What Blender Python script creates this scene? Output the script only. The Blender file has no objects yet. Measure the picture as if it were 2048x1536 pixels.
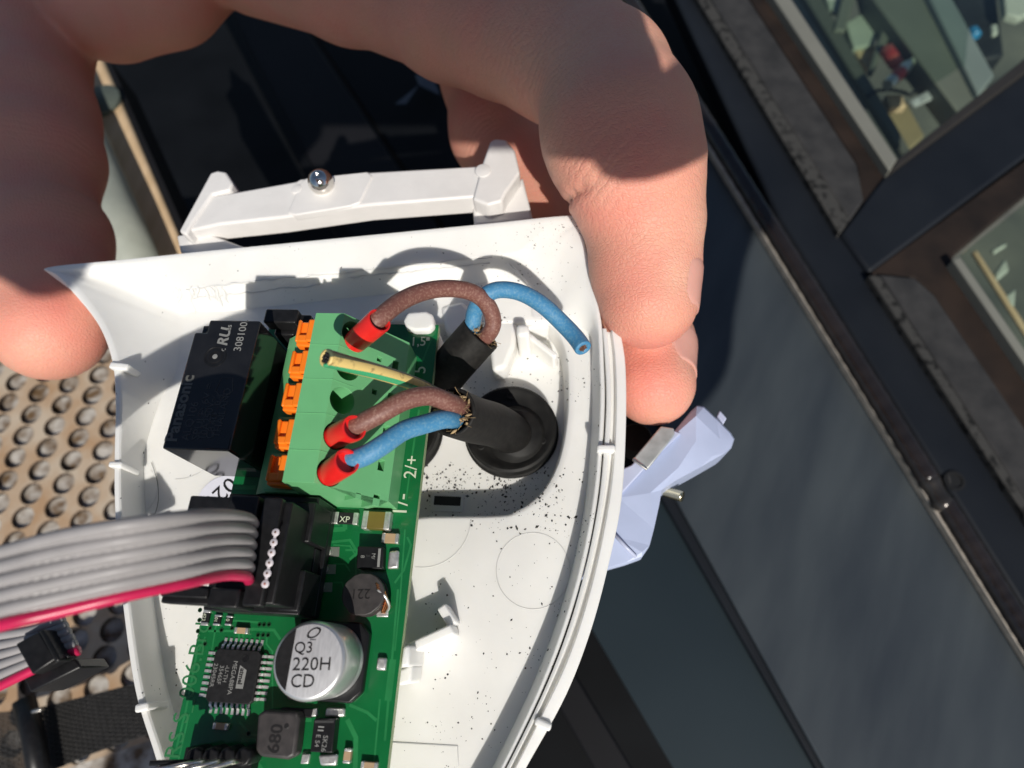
import bpy, bmesh, math, random
import numpy as np
from mathutils import Vector, Matrix, Quaternion
from mathutils.bvhtree import BVHTree
random.seed(7); rng = np.random.default_rng(7)
MM = 0.001
C = bpy.context.scene.collection
sc = bpy.context.scene

# ------------------------------------------------------------------ camera
# World: Z is the normal of the circuit board, board top at z = 0, millimetres * MM.
F, CX, CY = 1289.08, 1024.0, 768.0
_Z = Vector((-(1125.89 - CX), (1321.45 - CY), F)).normalized()
_psi = -0.0632448
_X = Vector((math.cos(_psi), math.sin(_psi), 0)); _X = (_X - _Z * _X.dot(_Z)).normalized()
_Y = _Z.cross(_X)
RC = Matrix((_X, _Y, _Z))                    # camera axes -> world
EYE = Vector((0, 0, 99.642))
CR, CU, CB = RC.col[0].copy(), RC.col[1].copy(), RC.col[2].copy()
def W(px, py, z=0.0):
    """the place (mm) at height z that the photograph shows at pixel (px, py)"""
    d = RC @ Vector((px - CX, -(py - CY), -F))
    return EYE + d * ((z - EYE.z) / d.z)
def depth(p): return (EYE - Vector(p)).dot(CB)
cam = bpy.data.cameras.new('camera'); camo = bpy.data.objects.new('camera', cam); C.objects.link(camo)
cam.sensor_width = 36; cam.lens = 36 * F / 2048; cam.clip_start = 0.004; cam.clip_end = 60
camo.matrix_world = Matrix.Translation(EYE * MM) @ RC.to_4x4()
cam.dof.use_dof = True; cam.dof.focus_distance = depth(W(720, 800, 6)) * MM; cam.dof.aperture_fstop = 20
cam.dof.aperture_blades = 0
sc.camera = camo
# ------------------------------------------------------------------ light
SUN = Vector((0.31, -1.0, 0.96)).normalized()
w = bpy.data.worlds.new('World'); sc.world = w; w.use_nodes = True
nt = w.node_tree; bg = nt.nodes['Background']; sky = nt.nodes.new('ShaderNodeTexSky')
sky.sky_type = 'NISHITA'; sky.sun_disc = False
sky.sun_elevation = math.asin(SUN.z); sky.sun_rotation = math.atan2(SUN.x, SUN.y)
nt.links.new(sky.outputs[0], bg.inputs[0]); bg.inputs[1].default_value = 0.07
sl = bpy.data.lights.new('sun', 'SUN'); sl.energy = 4.5; sl.angle = math.radians(0.53); sl.color = (1, 0.955, 0.88)
so = bpy.data.objects.new('sun', sl); C.objects.link(so); so.rotation_euler = (-SUN).to_track_quat('-Z', 'Y').to_euler()
sc.view_settings.view_transform = 'Standard'; sc.view_settings.look = 'None'; sc.view_settings.gamma = 1
sc.view_settings.exposure = -0.06
sc.cycles.max_bounces = 8; sc.cycles.transparent_max_bounces = 8
sc.cycles.use_denoising = True
sc.cycles.sample_clamp_indirect = 6

# ------------------------------------------------------------------ materials
def mat(name, col, rough=.5, metal=0, var=.08, vs=300, bump=0, bs=2000, spec=.5, sss=0, sssr=(1, .4, .25), coat=0, aniso=None, detail=3, col2=None, v2=None, trans=0, rot=None):
    m = bpy.data.materials.new(name); m.use_nodes = True; n = m.node_tree.nodes; L = m.node_tree.links
    b = n['Principled BSDF']; b.inputs['Roughness'].default_value = rough; b.inputs['Metallic'].default_value = metal
    b.inputs['Specular IOR Level'].default_value = spec
    b.inputs['Coat Weight'].default_value = coat
    b.inputs['Transmission Weight'].default_value = trans
    tc = n.new('ShaderNodeTexCoord'); mp = n.new('ShaderNodeMapping'); L.new(tc.outputs['Object'], mp.inputs[0])
    if aniso: mp.inputs['Scale'].default_value = aniso
    if rot is not None: mp.vector_type = 'TEXTURE'; mp.inputs['Rotation'].default_value = (0, 0, rot)
    nz = n.new('ShaderNodeTexNoise'); nz.inputs['Scale'].default_value = vs; nz.inputs['Detail'].default_value = detail
    L.new(mp.outputs[0], nz.inputs[0])
    r = n.new('ShaderNodeValToRGB'); L.new(nz.outputs[0], r.inputs[0])
    c = np.array(col)
    if col2 is None:
        lo, hi = c * (1 - var), np.minimum(c * (1 + var), 1)
    else: lo, hi = c, np.array(col2)
    r.color_ramp.elements[0].position = .32 if v2 is None else v2[0]; r.color_ramp.elements[1].position = .68 if v2 is None else v2[1]
    r.color_ramp.elements[0].color = (*lo, 1); r.color_ramp.elements[1].color = (*hi, 1)
    L.new(r.outputs[0], b.inputs['Base Color'])
    if bump:
        bz = n.new('ShaderNodeTexNoise'); bz.inputs['Scale'].default_value = bs; bz.inputs['Detail'].default_value = 4
        L.new(mp.outputs[0], bz.inputs[0])
        bn = n.new('ShaderNodeBump'); bn.inputs['Strength'].default_value = 1; bn.inputs['Distance'].default_value = bump * MM
        L.new(bz.outputs[0], bn.inputs['Height']); L.new(bn.outputs[0], b.inputs['Normal'])
    if sss:
        b.inputs['Subsurface Weight'].default_value = sss; b.inputs['Subsurface Radius'].default_value = sssr
        b.inputs['Subsurface Scale'].default_value = .0026
    return m
M = {}
M['white'] = mat('white_plastic', (.83, .82, .785), .42, var=.05, vs=70, detail=8, bump=.014, bs=900, sss=.45, sssr=(1, .95, .85))
M['white2'] = mat('painted_white_plastic', (.74, .72, .70), .38, var=.03, vs=200, bump=.06, bs=420)
M['pcb'] = mat('green_solder_mask', (.006, .125, .035), .22, var=.12, vs=160, coat=.3, bump=.004, bs=900)
M['pcbtrace'] = mat('masked_copper', (.02, .19, .06), .25, var=.1, coat=.3)
M['pcbdark'] = mat('mask_lettering', (.03, .17, .06), .3)
M['pcbedge'] = mat('board_edge', (.33, .42, .22), .6, var=.2, vs=900, aniso=(1, 1, 6))
M['silk'] = mat('silkscreen', (.56, .60, .46), .5)
M['tblock'] = mat('green_terminal_plastic', (.145, .44, .19), .42, var=.05, vs=150, bump=.006, bs=1500)
M['orange'] = mat('orange_plastic', (.92, .21, .012), .38, var=.05)
M['relay'] = mat('glossy_black_plastic', (.012, .012, .013), .10, var=.2, spec=.65, bump=.002, bs=2500)
M['black'] = mat('black_plastic', (.011, .011, .012), .36, var=.25, vs=900, spec=.3, bump=.006, bs=1800)
M['blackm'] = mat('matt_black_resin', (.012, .0118, .0125), .55, spec=.3, var=.3, vs=1500, bump=.01, bs=2500)
M['rubber'] = mat('black_rubber', (.009, .0085, .008), .62, col2=(.019, .0175, .016), spec=.25, vs=1100, bump=.02, bs=1600)
M['rubberg'] = mat('grommet_rubber', (.007, .007, .0068), .58, col2=(.015, .0145, .0135), spec=.25, vs=500, bump=.02, bs=700)
M['mark'] = mat('grey_print', (.24, .24, .23), .5)
M['markmid'] = mat('shaded_print', (.10, .10, .092), .5)
M['markdim'] = mat('faint_print', (.045, .045, .045), .4)
M['markblk'] = mat('black_print', (.008, .007, .007), .5)
M['solder'] = mat('solder', (.72, .71, .68), .38, .75, var=.2, vs=1500, bump=.03, bs=1500)
M['tin'] = mat('tinned_leads', (.78, .74, .66), .3, 1, var=.2, vs=3000)
M['alu'] = mat('brushed_aluminium', (.66, .66, .67), .48, .55, var=.1, vs=500, bump=.012, bs=700, aniso=(6, 1, 1))
M['alus'] = mat('can_aluminium', (.66, .67, .67), .36, .75, var=.06, vs=200)
M['ferrite'] = mat('ferrite', (.036, .033, .033), .45, spec=.35, col2=(.058, .052, .051), vs=700, bump=.02, bs=1500)
M['copper'] = mat('copper_wire', (.62, .25, .11), .3, 1, var=.2, vs=1500)
M['beige'] = mat('ceramic_beige', (.42, .29, .17), .5)
M['olive'] = mat('ceramic_olive', (.16, .12, .025), .4)
M['red'] = mat('red_ferrule', (.72, .018, .016), .32, var=.06)
M['grey'] = mat('grey_pvc', (.30, .288, .292), .45, spec=.35, var=.07, vs=260, bump=.008, bs=700)
M['magenta'] = mat('red_pvc', (.50, .012, .075), .34, var=.1, vs=300)
def dusty(name, col, dust, amt=(.47, .72)):
    return mat(name, col, .55, col2=dust, vs=2600, v2=amt, bump=.012, bs=2500, detail=5)
M['brown'] = dusty('brown_pvc', (.175, .070, .055), (.36, .22, .17), (.48, .85))
M['blue'] = dusty('blue_pvc', (.05, .215, .40), (.17, .33, .44), (.45, .85))
M['dullcu'] = mat('dull_copper', (.16, .075, .05), .45, .5, var=.4, vs=2500)
M['jute'] = mat('jute_fibre', (.34, .235, .12), .8, var=.3, vs=1500)
M['grit'] = mat('black_crumbs', (.012, .012, .012), .7)
M['label'] = mat('white_paper', (.72, .72, .80), .6, var=.02)
M['chrome'] = mat('chrome', (.72, .69, .64), .10, 1, var=.15, vs=250)
M['zinc'] = mat('galvanised_steel', (.40, .42, .41), .5, .55, col2=(.56, .58, .57), vs=420, bump=.02, bs=700)
M['bluew'] = mat('pale_blue_plastic', (.42, .48, .66), .35, var=.05, vs=130)
M['bluew2'] = mat('clear_whitish_plastic', (.46, .50, .66), .3, var=.03)
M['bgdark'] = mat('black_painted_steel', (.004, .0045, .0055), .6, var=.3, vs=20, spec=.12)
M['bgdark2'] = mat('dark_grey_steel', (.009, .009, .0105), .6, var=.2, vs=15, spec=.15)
M['navy'] = mat('navy_black_paint', (.007, .009, .013), .5, col2=(.012, .0145, .019), vs=25, spec=.2)
M['steelp'] = mat('worn_steel_sheet', (.034, .042, .051), .34, .2, col2=(.066, .078, .085), vs=30, bump=.02, bs=200, detail=8, v2=(.30, .70), aniso=(2.6, .55, 1), rot=math.radians(68))
M['tealp'] = mat('teal_grey_pane', (.012, .020, .026), .4, col2=(.020, .031, .038), vs=8, spec=.3)
M['bead'] = mat('grey_sealant', (.026, .026, .027), .7, spec=.2, col2=(.045, .044, .044), vs=120, bump=.1, bs=300)
M['beadsp'] = mat('spotted_sealant', (.010, .010, .010), .8, spec=.2, col2=(.046, .045, .043), vs=260, v2=(.36, .50), bump=.2, bs=300)
M['rust'] = mat('rusty_strip', (.012, .009, .008), .7, spec=.2, col2=(.027, .018, .014), vs=60, bump=.05, bs=400)
M['greyp'] = mat('grey_painted_frame', (.17, .17, .145), .6, var=.08, vs=30)
M['greyp2'] = mat('grey_blue_channel', (.23, .255, .255), .5, var=.06, vs=30)
M['weld'] = mat('welded_tube', (.012, .010, .010), .2, .1, col2=(.024, .019, .018), vs=60, spec=.6)
M['seam_lit'] = mat('seam_highlight', (.46, .41, .35), .45, .4, var=.2)  # pale tone carries the sun highlight of the sheet seam
M['woodb'] = mat('pale_wood', (.50, .35, .20), .7, col2=(.62, .45, .28), vs=45, aniso=(4, .6, 1))
M['pipe'] = mat('grey_pipe', (.26, .28, .24), .5, col2=(.34, .36, .31), vs=70)
M['rplate'] = mat('rusty_galvanised', (.40, .255, .145), .6, .1, col2=(.50, .41, .31), vs=52, bump=.03, bs=300, detail=6, v2=(.36, .62))
M['strap'] = mat('black_webbing', (.018, .017, .016), .75, var=.3, vs=500)
M['tan'] = mat('litter', (.13, .08, .04), .5, col2=(.48, .45, .41), vs=150, v2=(.36, .62), detail=5, bump=.5, bs=420)
M['nail'] = mat('finger_nail', (.66, .33, .27), .34, var=.07, vs=160, spec=.5, sss=.15, bump=.02, bs=500, aniso=(1, 1, .2))
M['cutred'] = mat('red_paint', (.45, .05, .05), .4)
M['cutblue'] = mat('blue_cap_plastic', (.03, .22, .45), .4)
M['panelw'] = mat('pale_panel', (.42, .45, .39), .7, var=.06, vs=60)
M['yellowgreen'] = None
M['phone'] = mat('phone_black', (.02, .02, .022), .2)
# striped earth wire: stripe by angle stored as attribute
def earth_mat():
    m = bpy.data.materials.new('green_yellow_pvc'); m.use_nodes = True; n = m.node_tree.nodes; L = m.node_tree.links; b = n['Principled BSDF']
    at = n.new('ShaderNodeAttribute'); at.attribute_name = 'ang'
    r = n.new('ShaderNodeValToRGB'); r.color_ramp.interpolation = 'CONSTANT'
    e = r.color_ramp.elements; e[0].position = 0; e[0].color = (.70, .52, .19, 1); e[1].position = .44; e[1].color = (.05, .36, .16, 1)
    e2 = e.new(.57); e2.color = (.70, .52, .19, 1); top_shade = e.new(.74); top_shade.color = (.10, .12, .07, 1)  # the last, dark band paints the shaded top of the wire
    L.new(at.outputs['Fac'], r.inputs[0])
    tc = n.new('ShaderNodeTexCoord'); nz = n.new('ShaderNodeTexNoise'); nz.inputs['Scale'].default_value = 900; nz.inputs['Detail'].default_value = 6
    L.new(tc.outputs['Object'], nz.inputs[0])
    r2 = n.new('ShaderNodeValToRGB'); r2.color_ramp.elements[0].position = .56; r2.color_ramp.elements[1].position = .80
    L.new(nz.outputs[0], r2.inputs[0])
    mx = n.new('ShaderNodeMix'); mx.data_type = 'RGBA'; L.new(r2.outputs[0], mx.inputs[0]); L.new(r.outputs[0], mx.inputs[6]); mx.inputs[7].default_value = (.12, .085, .05, 1)
    L.new(mx.outputs[2], b.inputs['Base Color']); b.inputs['Roughness'].default_value = .5
    return m
M['earth'] = earth_mat()
def glass_mat():
    m = bpy.data.materials.new('window_glass'); m.use_nodes = True; n = m.node_tree.nodes; L = m.node_tree.links
    n.remove(n['Principled BSDF']); o = n['Material Output']
    t = n.new('ShaderNodeBsdfTransparent'); t.inputs[0].default_value = (.80, .86, .80, 1)
    g = n.new('ShaderNodeBsdfGlossy'); g.inputs[1].default_value = .03
    fr = n.new('ShaderNodeFresnel'); fr.inputs[0].default_value = 1.5
    ge = n.new('ShaderNodeNewGeometry'); ma = n.new('ShaderNodeMath'); ma.operation = 'MULTIPLY_ADD'; ma.inputs[1].default_value = 1 / 1.5 - 1.5; ma.inputs[2].default_value = 1.5
    L.new(ge.outputs['Backfacing'], ma.inputs[0]); L.new(ma.outputs[0], fr.inputs[0])      # the same reflectance on both faces of the pane
    mx = n.new('ShaderNodeMixShader'); L.new(fr.outputs[0], mx.inputs[0]); L.new(t.outputs[0], mx.inputs[1]); L.new(g.outputs[0], mx.inputs[2]); L.new(mx.outputs[0], o.inputs[0])
    return m
M['glass'] = glass_mat()
def skin_mat():
    m = bpy.data.materials.new('skin'); m.use_nodes = True; n = m.node_tree.nodes; L = m.node_tree.links; b = n['Principled BSDF']
    tc = n.new('ShaderNodeTexCoord')
    nz = n.new('ShaderNodeTexNoise'); nz.inputs['Scale'].default_value = 95; nz.inputs['Detail'].default_value = 4; L.new(tc.outputs['Object'], nz.inputs[0])
    at = n.new('ShaderNodeAttribute'); at.attribute_name = 'red'
    ad = n.new('ShaderNodeMath'); ad.operation = 'MULTIPLY_ADD'; ad.inputs[1].default_value = .8; L.new(nz.outputs[0], ad.inputs[0]); L.new(at.outputs['Fac'], ad.inputs[2])
    r = n.new('ShaderNodeValToRGB'); L.new(ad.outputs[0], r.inputs[0])
    e = r.color_ramp.elements; e[0].position = .18; e[0].color = (.62, .335, .225, 1); e[1].position = 1.0; e[1].color = (.75, .24, .19, 1)
    e2 = e.new(.5); e2.color = (.70, .325, .235, 1)
    # dry pale flecks along the creases
    cr = n.new('ShaderNodeAttribute'); cr.attribute_name = 'dry'
    vz = n.new('ShaderNodeTexNoise'); vz.inputs['Scale'].default_value = 1500; vz.inputs['Detail'].default_value = 5; L.new(tc.outputs['Object'], vz.inputs[0])
    mm = n.new('ShaderNodeMath'); mm.operation = 'MULTIPLY'; L.new(cr.outputs['Fac'], mm.inputs[0]); L.new(vz.outputs[0], mm.inputs[1])
    mx = n.new('ShaderNodeMix'); mx.data_type = 'RGBA'; L.new(mm.outputs[0], mx.inputs[0]); L.new(r.outputs[0], mx.inputs[6]); mx.inputs[7].default_value = (.86, .62, .45, 1)
    L.new(mx.outputs[2], b.inputs['Base Color'])
    b.inputs['Roughness'].default_value = .52; b.inputs['Specular IOR Level'].default_value = .32
    b.inputs['Subsurface Weight'].default_value = .28; b.inputs['Subsurface Radius'].default_value = (1, .32, .16); b.inputs['Subsurface Scale'].default_value = .0026
    # fine skin relief: cells + stretched fingerprint-like ridges + pores
    vo = n.new('ShaderNodeTexVoronoi'); vo.inputs['Scale'].default_value = 1350; vo.feature = 'DISTANCE_TO_EDGE'; 
    dn = n.new('ShaderNodeTexNoise'); dn.inputs['Scale'].default_value = 260; dn.inputs['Detail'].default_value = 2; L.new(tc.outputs['Object'], dn.inputs[0])
    vm = n.new('ShaderNodeVectorMath'); vm.operation = 'MULTIPLY_ADD'; vm.inputs[1].default_value = (.0016,) * 3; L.new(dn.outputs['Color'], vm.inputs[0]); L.new(tc.outputs['Object'], vm.inputs[2])
    mp = n.new('ShaderNodeMapping'); mp.inputs['Scale'].default_value = (.75, 1.25, .9); L.new(vm.outputs[0], mp.inputs[0]); L.new(mp.outputs[0], vo.inputs['Vector'])
    wv = n.new('ShaderNodeTexWave'); wv.wave_type = 'BANDS'; wv.bands_direction = 'X'; wv.inputs['Scale'].default_value = 520; wv.inputs['Distortion'].default_value = 5; wv.inputs['Detail'].default_value = 2; wv.inputs['Detail Scale'].default_value = .6
    mp2 = n.new('ShaderNodeMapping'); mp2.inputs['Rotation'].default_value = (.5, .3, -.35); L.new(tc.outputs['Object'], mp2.inputs[0]); L.new(mp2.outputs[0], wv.inputs['Vector'])
    m1 = n.new('ShaderNodeMath'); m1.operation = 'MINIMUM'; m1.inputs[1].default_value = .16; L.new(vo.outputs[0], m1.inputs[0])
    m2 = n.new('ShaderNodeMath'); m2.operation = 'MULTIPLY_ADD'; m2.inputs[1].default_value = .045; L.new(wv.outputs[0], m2.inputs[0]); L.new(m1.outputs[0], m2.inputs[2])
    wk = n.new('ShaderNodeAttribute'); wk.attribute_name = 'wrk'
    w2 = n.new('ShaderNodeTexWave'); w2.wave_type = 'BANDS'; w2.bands_direction = 'X'; w2.inputs['Scale'].default_value = 210; w2.inputs['Distortion'].default_value = 9; w2.inputs['Detail'].default_value = 3; w2.inputs['Detail Scale'].default_value = .9
    mp3 = n.new('ShaderNodeMapping'); mp3.vector_type = 'TEXTURE'; mp3.inputs['Rotation'].default_value = (0, 0, math.radians(-62)); L.new(tc.outputs['Object'], mp3.inputs[0]); L.new(mp3.outputs[0], w2.inputs['Vector'])
    pw = n.new('ShaderNodeMath'); pw.operation = 'POWER'; pw.inputs[1].default_value = .45; L.new(w2.outputs[0], pw.inputs[0])
    mw = n.new('ShaderNodeMath'); mw.operation = 'MULTIPLY'; L.new(pw.outputs[0], mw.inputs[0]); L.new(wk.outputs['Fac'], mw.inputs[1])
    mq = n.new('ShaderNodeMath'); mq.operation = 'ADD'; L.new(mw.outputs[0], mq.inputs[0]); L.new(m2.outputs[0], mq.inputs[1]); m2 = mq
    m3 = n.new('ShaderNodeMath'); m3.operation = 'MULTIPLY_ADD'; m3.inputs[1].default_value = .10; L.new(vz.outputs[0], m3.inputs[0]); L.new(m2.outputs[0], m3.inputs[2])
    bn = n.new('ShaderNodeBump'); bn.inputs['Strength'].default_value = .9; bn.inputs['Distance'].default_value = .00034
    L.new(m3.outputs[0], bn.inputs['Height']); L.new(bn.outputs[0], b.inputs['Normal'])
    return m
M['skin'] = skin_mat()

# ------------------------------------------------------------------ helpers
def thing(name, label, cat, loc, group=None, kind=None):
    o = bpy.data.objects.new(name, None); C.objects.link(o); o.location = Vector(loc) * MM; o.empty_display_size = .005
    o['label'] = label; o['category'] = cat
    if group: o['group'] = group
    if kind: o['kind'] = kind
    return o
def tag(o, label=None, cat=None, group=None, kind=None):
    if label: o['label'] = label
    if cat: o['category'] = cat
    if group: o['group'] = group
    if kind: o['kind'] = kind
    return o
def org(o):
    v = Vector((0, 0, 0))
    while o: v += Vector(o.location); o = o.parent
    return v / MM
def V(*a): return Vector(a)
class MB:
    def __init__(s): s.v = []; s.f = []; s.at = None
    def add(s, vs, fs):
        k = len(s.v); s.v += [Vector(q) for q in vs]; s.f += [tuple(i + k for i in f) for f in fs]; return s
    def box(s, x0, x1, y0, y1, z0, z1):
        return s.prism([(x0, y0), (x1, y0), (x1, y1), (x0, y1)], z0, z1)
    def obox(s, c, a, b, d):
        """box at centre c with half-axis vectors a, b, d"""
        c, a, b, d = map(Vector, (c, a, b, d)); vs = [c + a * i + b * j + d * k for k in (-1, 1) for i, j in ((-1, -1), (1, -1), (1, 1), (-1, 1))]
        return s.add(vs, [(3, 2, 1, 0), (4, 5, 6, 7), (0, 1, 5, 4), (1, 2, 6, 5), (2, 3, 7, 6), (3, 0, 4, 7)])
    def prism(s, poly, z0, z1, top=None):
        n = len(poly); t = top or poly
        vs = [V(p[0], p[1], z0) for p in poly] + [V(p[0], p[1], z1) for p in t]
        return s.add(vs, [tuple(range(n - 1, -1, -1)), tuple(range(n, 2 * n))] + [(i, (i + 1) % n, n + (i + 1) % n, n + i) for i in range(n)])
    def loops(s, ls, cap0=True, cap1=True):
        n = len(ls[0]); k = len(s.v); fs = []
        for a in range(len(ls) - 1):
            fs += [(a * n + i, a * n + (i + 1) % n, (a + 1) * n + (i + 1) % n, (a + 1) * n + i) for i in range(n)]
        if cap0: fs.append(tuple(range(n - 1, -1, -1)))
        if cap1: fs.append(tuple(range((len(ls) - 1) * n, len(ls) * n)))
        return s.add([p for l in ls for p in l], fs)
    def lathe(s, c, axis, prof, n=32, cap0=True, cap1=True):
        c, ax = Vector(c), Vector(axis).normalized(); u = ax.orthogonal().normalized(); v = ax.cross(u)
        return s.loops([[c + ax * h + (u * math.cos(2 * math.pi * i / n) + v * math.sin(2 * math.pi * i / n)) * r for i in range(n)] for r, h in prof], cap0, cap1)
    def tube(s, path, r, n=12, cap=True):
        ps = [Vector(p) for p in path]; rs = r if isinstance(r, (list, tuple)) else [r] * len(ps)
        t = (ps[1] - ps[0]).normalized(); u = t.orthogonal().normalized(); ls = []
        for i, p in enumerate(ps):
            t2 = (ps[min(i + 1, len(ps) - 1)] - ps[max(i - 1, 0)]).normalized()
            u = (t.rotation_difference(t2) @ u); u = (u - t2 * u.dot(t2)).normalized(); t = t2; v = t.cross(u)
            ls.append([p + (u * math.cos(2 * math.pi * k / n) + v * math.sin(2 * math.pi * k / n)) * rs[i] for k in range(n)])
        return s.loops(ls, cap, cap)
    def build(s, name, m, parent=None, smooth=False, bevel=0, seg=2, sub=0, autos=None):
        me = bpy.data.meshes.new(name); q = org(parent) if parent else V(0, 0, 0)
        me.from_pydata([tuple((p - q) * MM) for p in s.v], [], s.f)
        bm = bmesh.new(); bm.from_mesh(me); bmesh.ops.recalc_face_normals(bm, faces=bm.faces); bm.to_mesh(me); bm.free()
        me.materials.append(m)
        o = bpy.data.objects.new(name, me); C.objects.link(o)
        if parent: o.parent = parent
        if smooth: me.shade_smooth()
        if autos is not None:
            me.shade_smooth(); me.set_sharp_from_angle(angle=math.radians(autos))
        if bevel:
            b = o.modifiers.new('bevel', 'BEVEL'); b.width = bevel * MM; b.segments = seg; b.limit_method = 'ANGLE'; b.angle_limit = math.radians(35)
            if not smooth: me.shade_smooth(); me.set_sharp_from_angle(angle=math.radians(50))
        if sub:
            d = o.modifiers.new('sub', 'SUBSURF'); d.levels = sub; d.render_levels = sub
        return o
def cr(pts, n=6, closed=False):
    """Catmull-Rom through points"""
    P = [Vector(p) for p in pts]; out = []; N = len(P)
    for i in range(N if closed else N - 1):
        a, b, c, d = (P[(i - 1) % N], P[i], P[(i + 1) % N], P[(i + 2) % N]) if closed else (P[max(i - 1, 0)], P[i], P[i + 1], P[min(i + 2, N - 1)])
        for k in range(n):
            t = k / n; out.append(.5 * ((2 * b) + (c - a) * t + (2 * a - 5 * b + 4 * c - d) * t * t + (3 * b - a - 3 * c + d) * t ** 3))
    if not closed: out.append(P[-1])
    return out
def text(body, size, loc, ang, m, parent, name='lettering', up=(0, 0, 1), th=.02, sx=1, align='LEFT', bold=0, shear=0):
    cu = bpy.data.curves.new(name, 'FONT'); cu.body = body; cu.size = size * MM; cu.extrude = th * MM; cu.align_x = align; cu.offset = bold * MM; cu.shear = shear
    cu.resolution_u = 3
    t = bpy.data.objects.new('tmp', cu); C.objects.link(t); bpy.context.view_layer.update()
    me = bpy.data.meshes.new_from_object(t.evaluated_get(bpy.context.evaluated_depsgraph_get()))
    bpy.data.objects.remove(t); bpy.data.curves.remove(cu)
    q = Vector((0, 0, 1)).rotation_difference(Vector(up)).to_matrix().to_4x4() @ Matrix.Rotation(math.radians(ang), 4, 'Z') @ Matrix.Diagonal((sx, 1, 1, 1))
    me.transform(Matrix.Translation((Vector(loc) - org(parent)) * MM) @ q)
    me.materials.clear(); me.materials.append(m); me.name = name
    o = bpy.data.objects.new(name, me); C.objects.link(o); o.parent = parent
    return o
def rectpx(x0, y0, x1, y1, z):
    cx, cy = (x0 + x1) / 2, (y0 + y1) / 2; c = W(cx, cy, z)
    w_ = (W(x1, cy, z) - W(x0, cy, z)).x; h_ = (W(cx, y0, z) - W(cx, y1, z)).y
    return c.x - w_ / 2, c.x + w_ / 2, c.y - h_ / 2, c.y + h_ / 2
def fill2d(outer, holes):
    """triangulate an outline with holes; returns verts2d, faces"""
    bm = bmesh.new(); es = []
    for lp in [outer] + holes:
        vs = [bm.verts.new((p[0], p[1], 0)) for p in lp]
        es += [bm.edges.new((vs[i], vs[(i + 1) % len(vs)])) for i in range(len(vs))]
    bmesh.ops.triangle_fill(bm, use_beauty=True, use_dissolve=False, edges=es)
    bm.verts.index_update(); vs = [(v.co.x, v.co.y) for v in bm.verts]; fs = [tuple(v.index for v in f.verts) for f in bm.faces]; bm.free()
    return vs, fs
# ------------------------------------------------------------------ setting: ground, plate, steel frame
def slab(poly, z, th, mb=None):
    mb = mb or MB(); p = [W(x, y, z) for x, y in poly]
    return mb.prism([(q.x, q.y) for q in p], z - th, z)
g = MB(); g.box(-2500, 2500, -2500, 2500, -420, -400); tag(g.build('ground', mat('concrete_ground', (.12, .115, .105), .9, var=.3, vs=9)), kind='structure')

# litter seen through the holes of the plate
lit = MB(); nx, ny = 62, 70
x0, y0 = -330, -130; hz = rng.random((ny, nx)) * 7
lit.add([V(x0 + 3.56 * i, y0 + 4.4 * j, -152.9 + hz[j, i] * .13) for j in range(ny) for i in range(nx)],
        [(j * nx + i, j * nx + i + 1, (j + 1) * nx + i + 1, (j + 1) * nx + i) for j in range(ny - 1) for i in range(nx - 1)])
tag(lit.build('wood_litter', M['tan'], smooth=True), label='bright chips and litter showing through the holes of the rusty plate', cat='litter', kind='stuff')

ZP = -150
plate = thing('perforated_plate', 'rust stained perforated steel plate on the left under the housing', 'steel plate', W(140, 900, ZP))
a_, b_ = W(127, 967, ZP) - W(78, 941, ZP), W(142, 921, ZP) - W(78, 941, ZP); o_ = W(78, 941, ZP)
pm = MB(); pw = MB(); rh = 0.345 * (a_.length + b_.length) / 2; N = 20
edge = []
for k in range(N):
    t = 4 * k / N; s_ = int(t); f_ = t - s_
    edge.append([(-.5 + f_, -.5), (.5, -.5 + f_), (.5 - f_, .5), (-.5, .5 - f_)][s_])
for i in range(-9, 13):
    for j in range(-12, 13):
        c = o_ + a_ * i + b_ * j
        px = (RC.transposed() @ (c - EYE)); sx, sy = CX + F * px.x / -px.z, CY - F * px.y / -px.z
        if not (-140 < sx < 420 and 480 < sy < 1720): continue
        sq = [c + a_ * u + b_ * v for u, v in edge]
        ci = [c + ((q - c).normalized() * rh) for q in sq]
        pm.loops([sq, [q + (c - q).normalized() * .0 for q in ci]], False, False)
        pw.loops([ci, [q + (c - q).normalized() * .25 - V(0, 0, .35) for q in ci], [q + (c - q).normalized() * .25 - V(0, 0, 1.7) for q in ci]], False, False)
pe = pw.build('hole_edge', mat('shaded_hole_wall', (.05, .032, .02), .7, .2, var=.5, vs=300), plate, smooth=True); pe['kind'] = 'stuff'  # walls coloured dark to imitate the shade crescent inside each hole
po = pm.build('plate_sheet', M['rplate'], plate, bevel=0)
po.data.shade_smooth(); po.data.set_sharp_from_angle(angle=math.radians(40))
bmx = bmesh.new(); bmx.from_mesh(po.data); bmesh.ops.remove_doubles(bmx, verts=bmx.verts, dist=2e-5); bmx.to_mesh(po.data); bmx.free()

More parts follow.
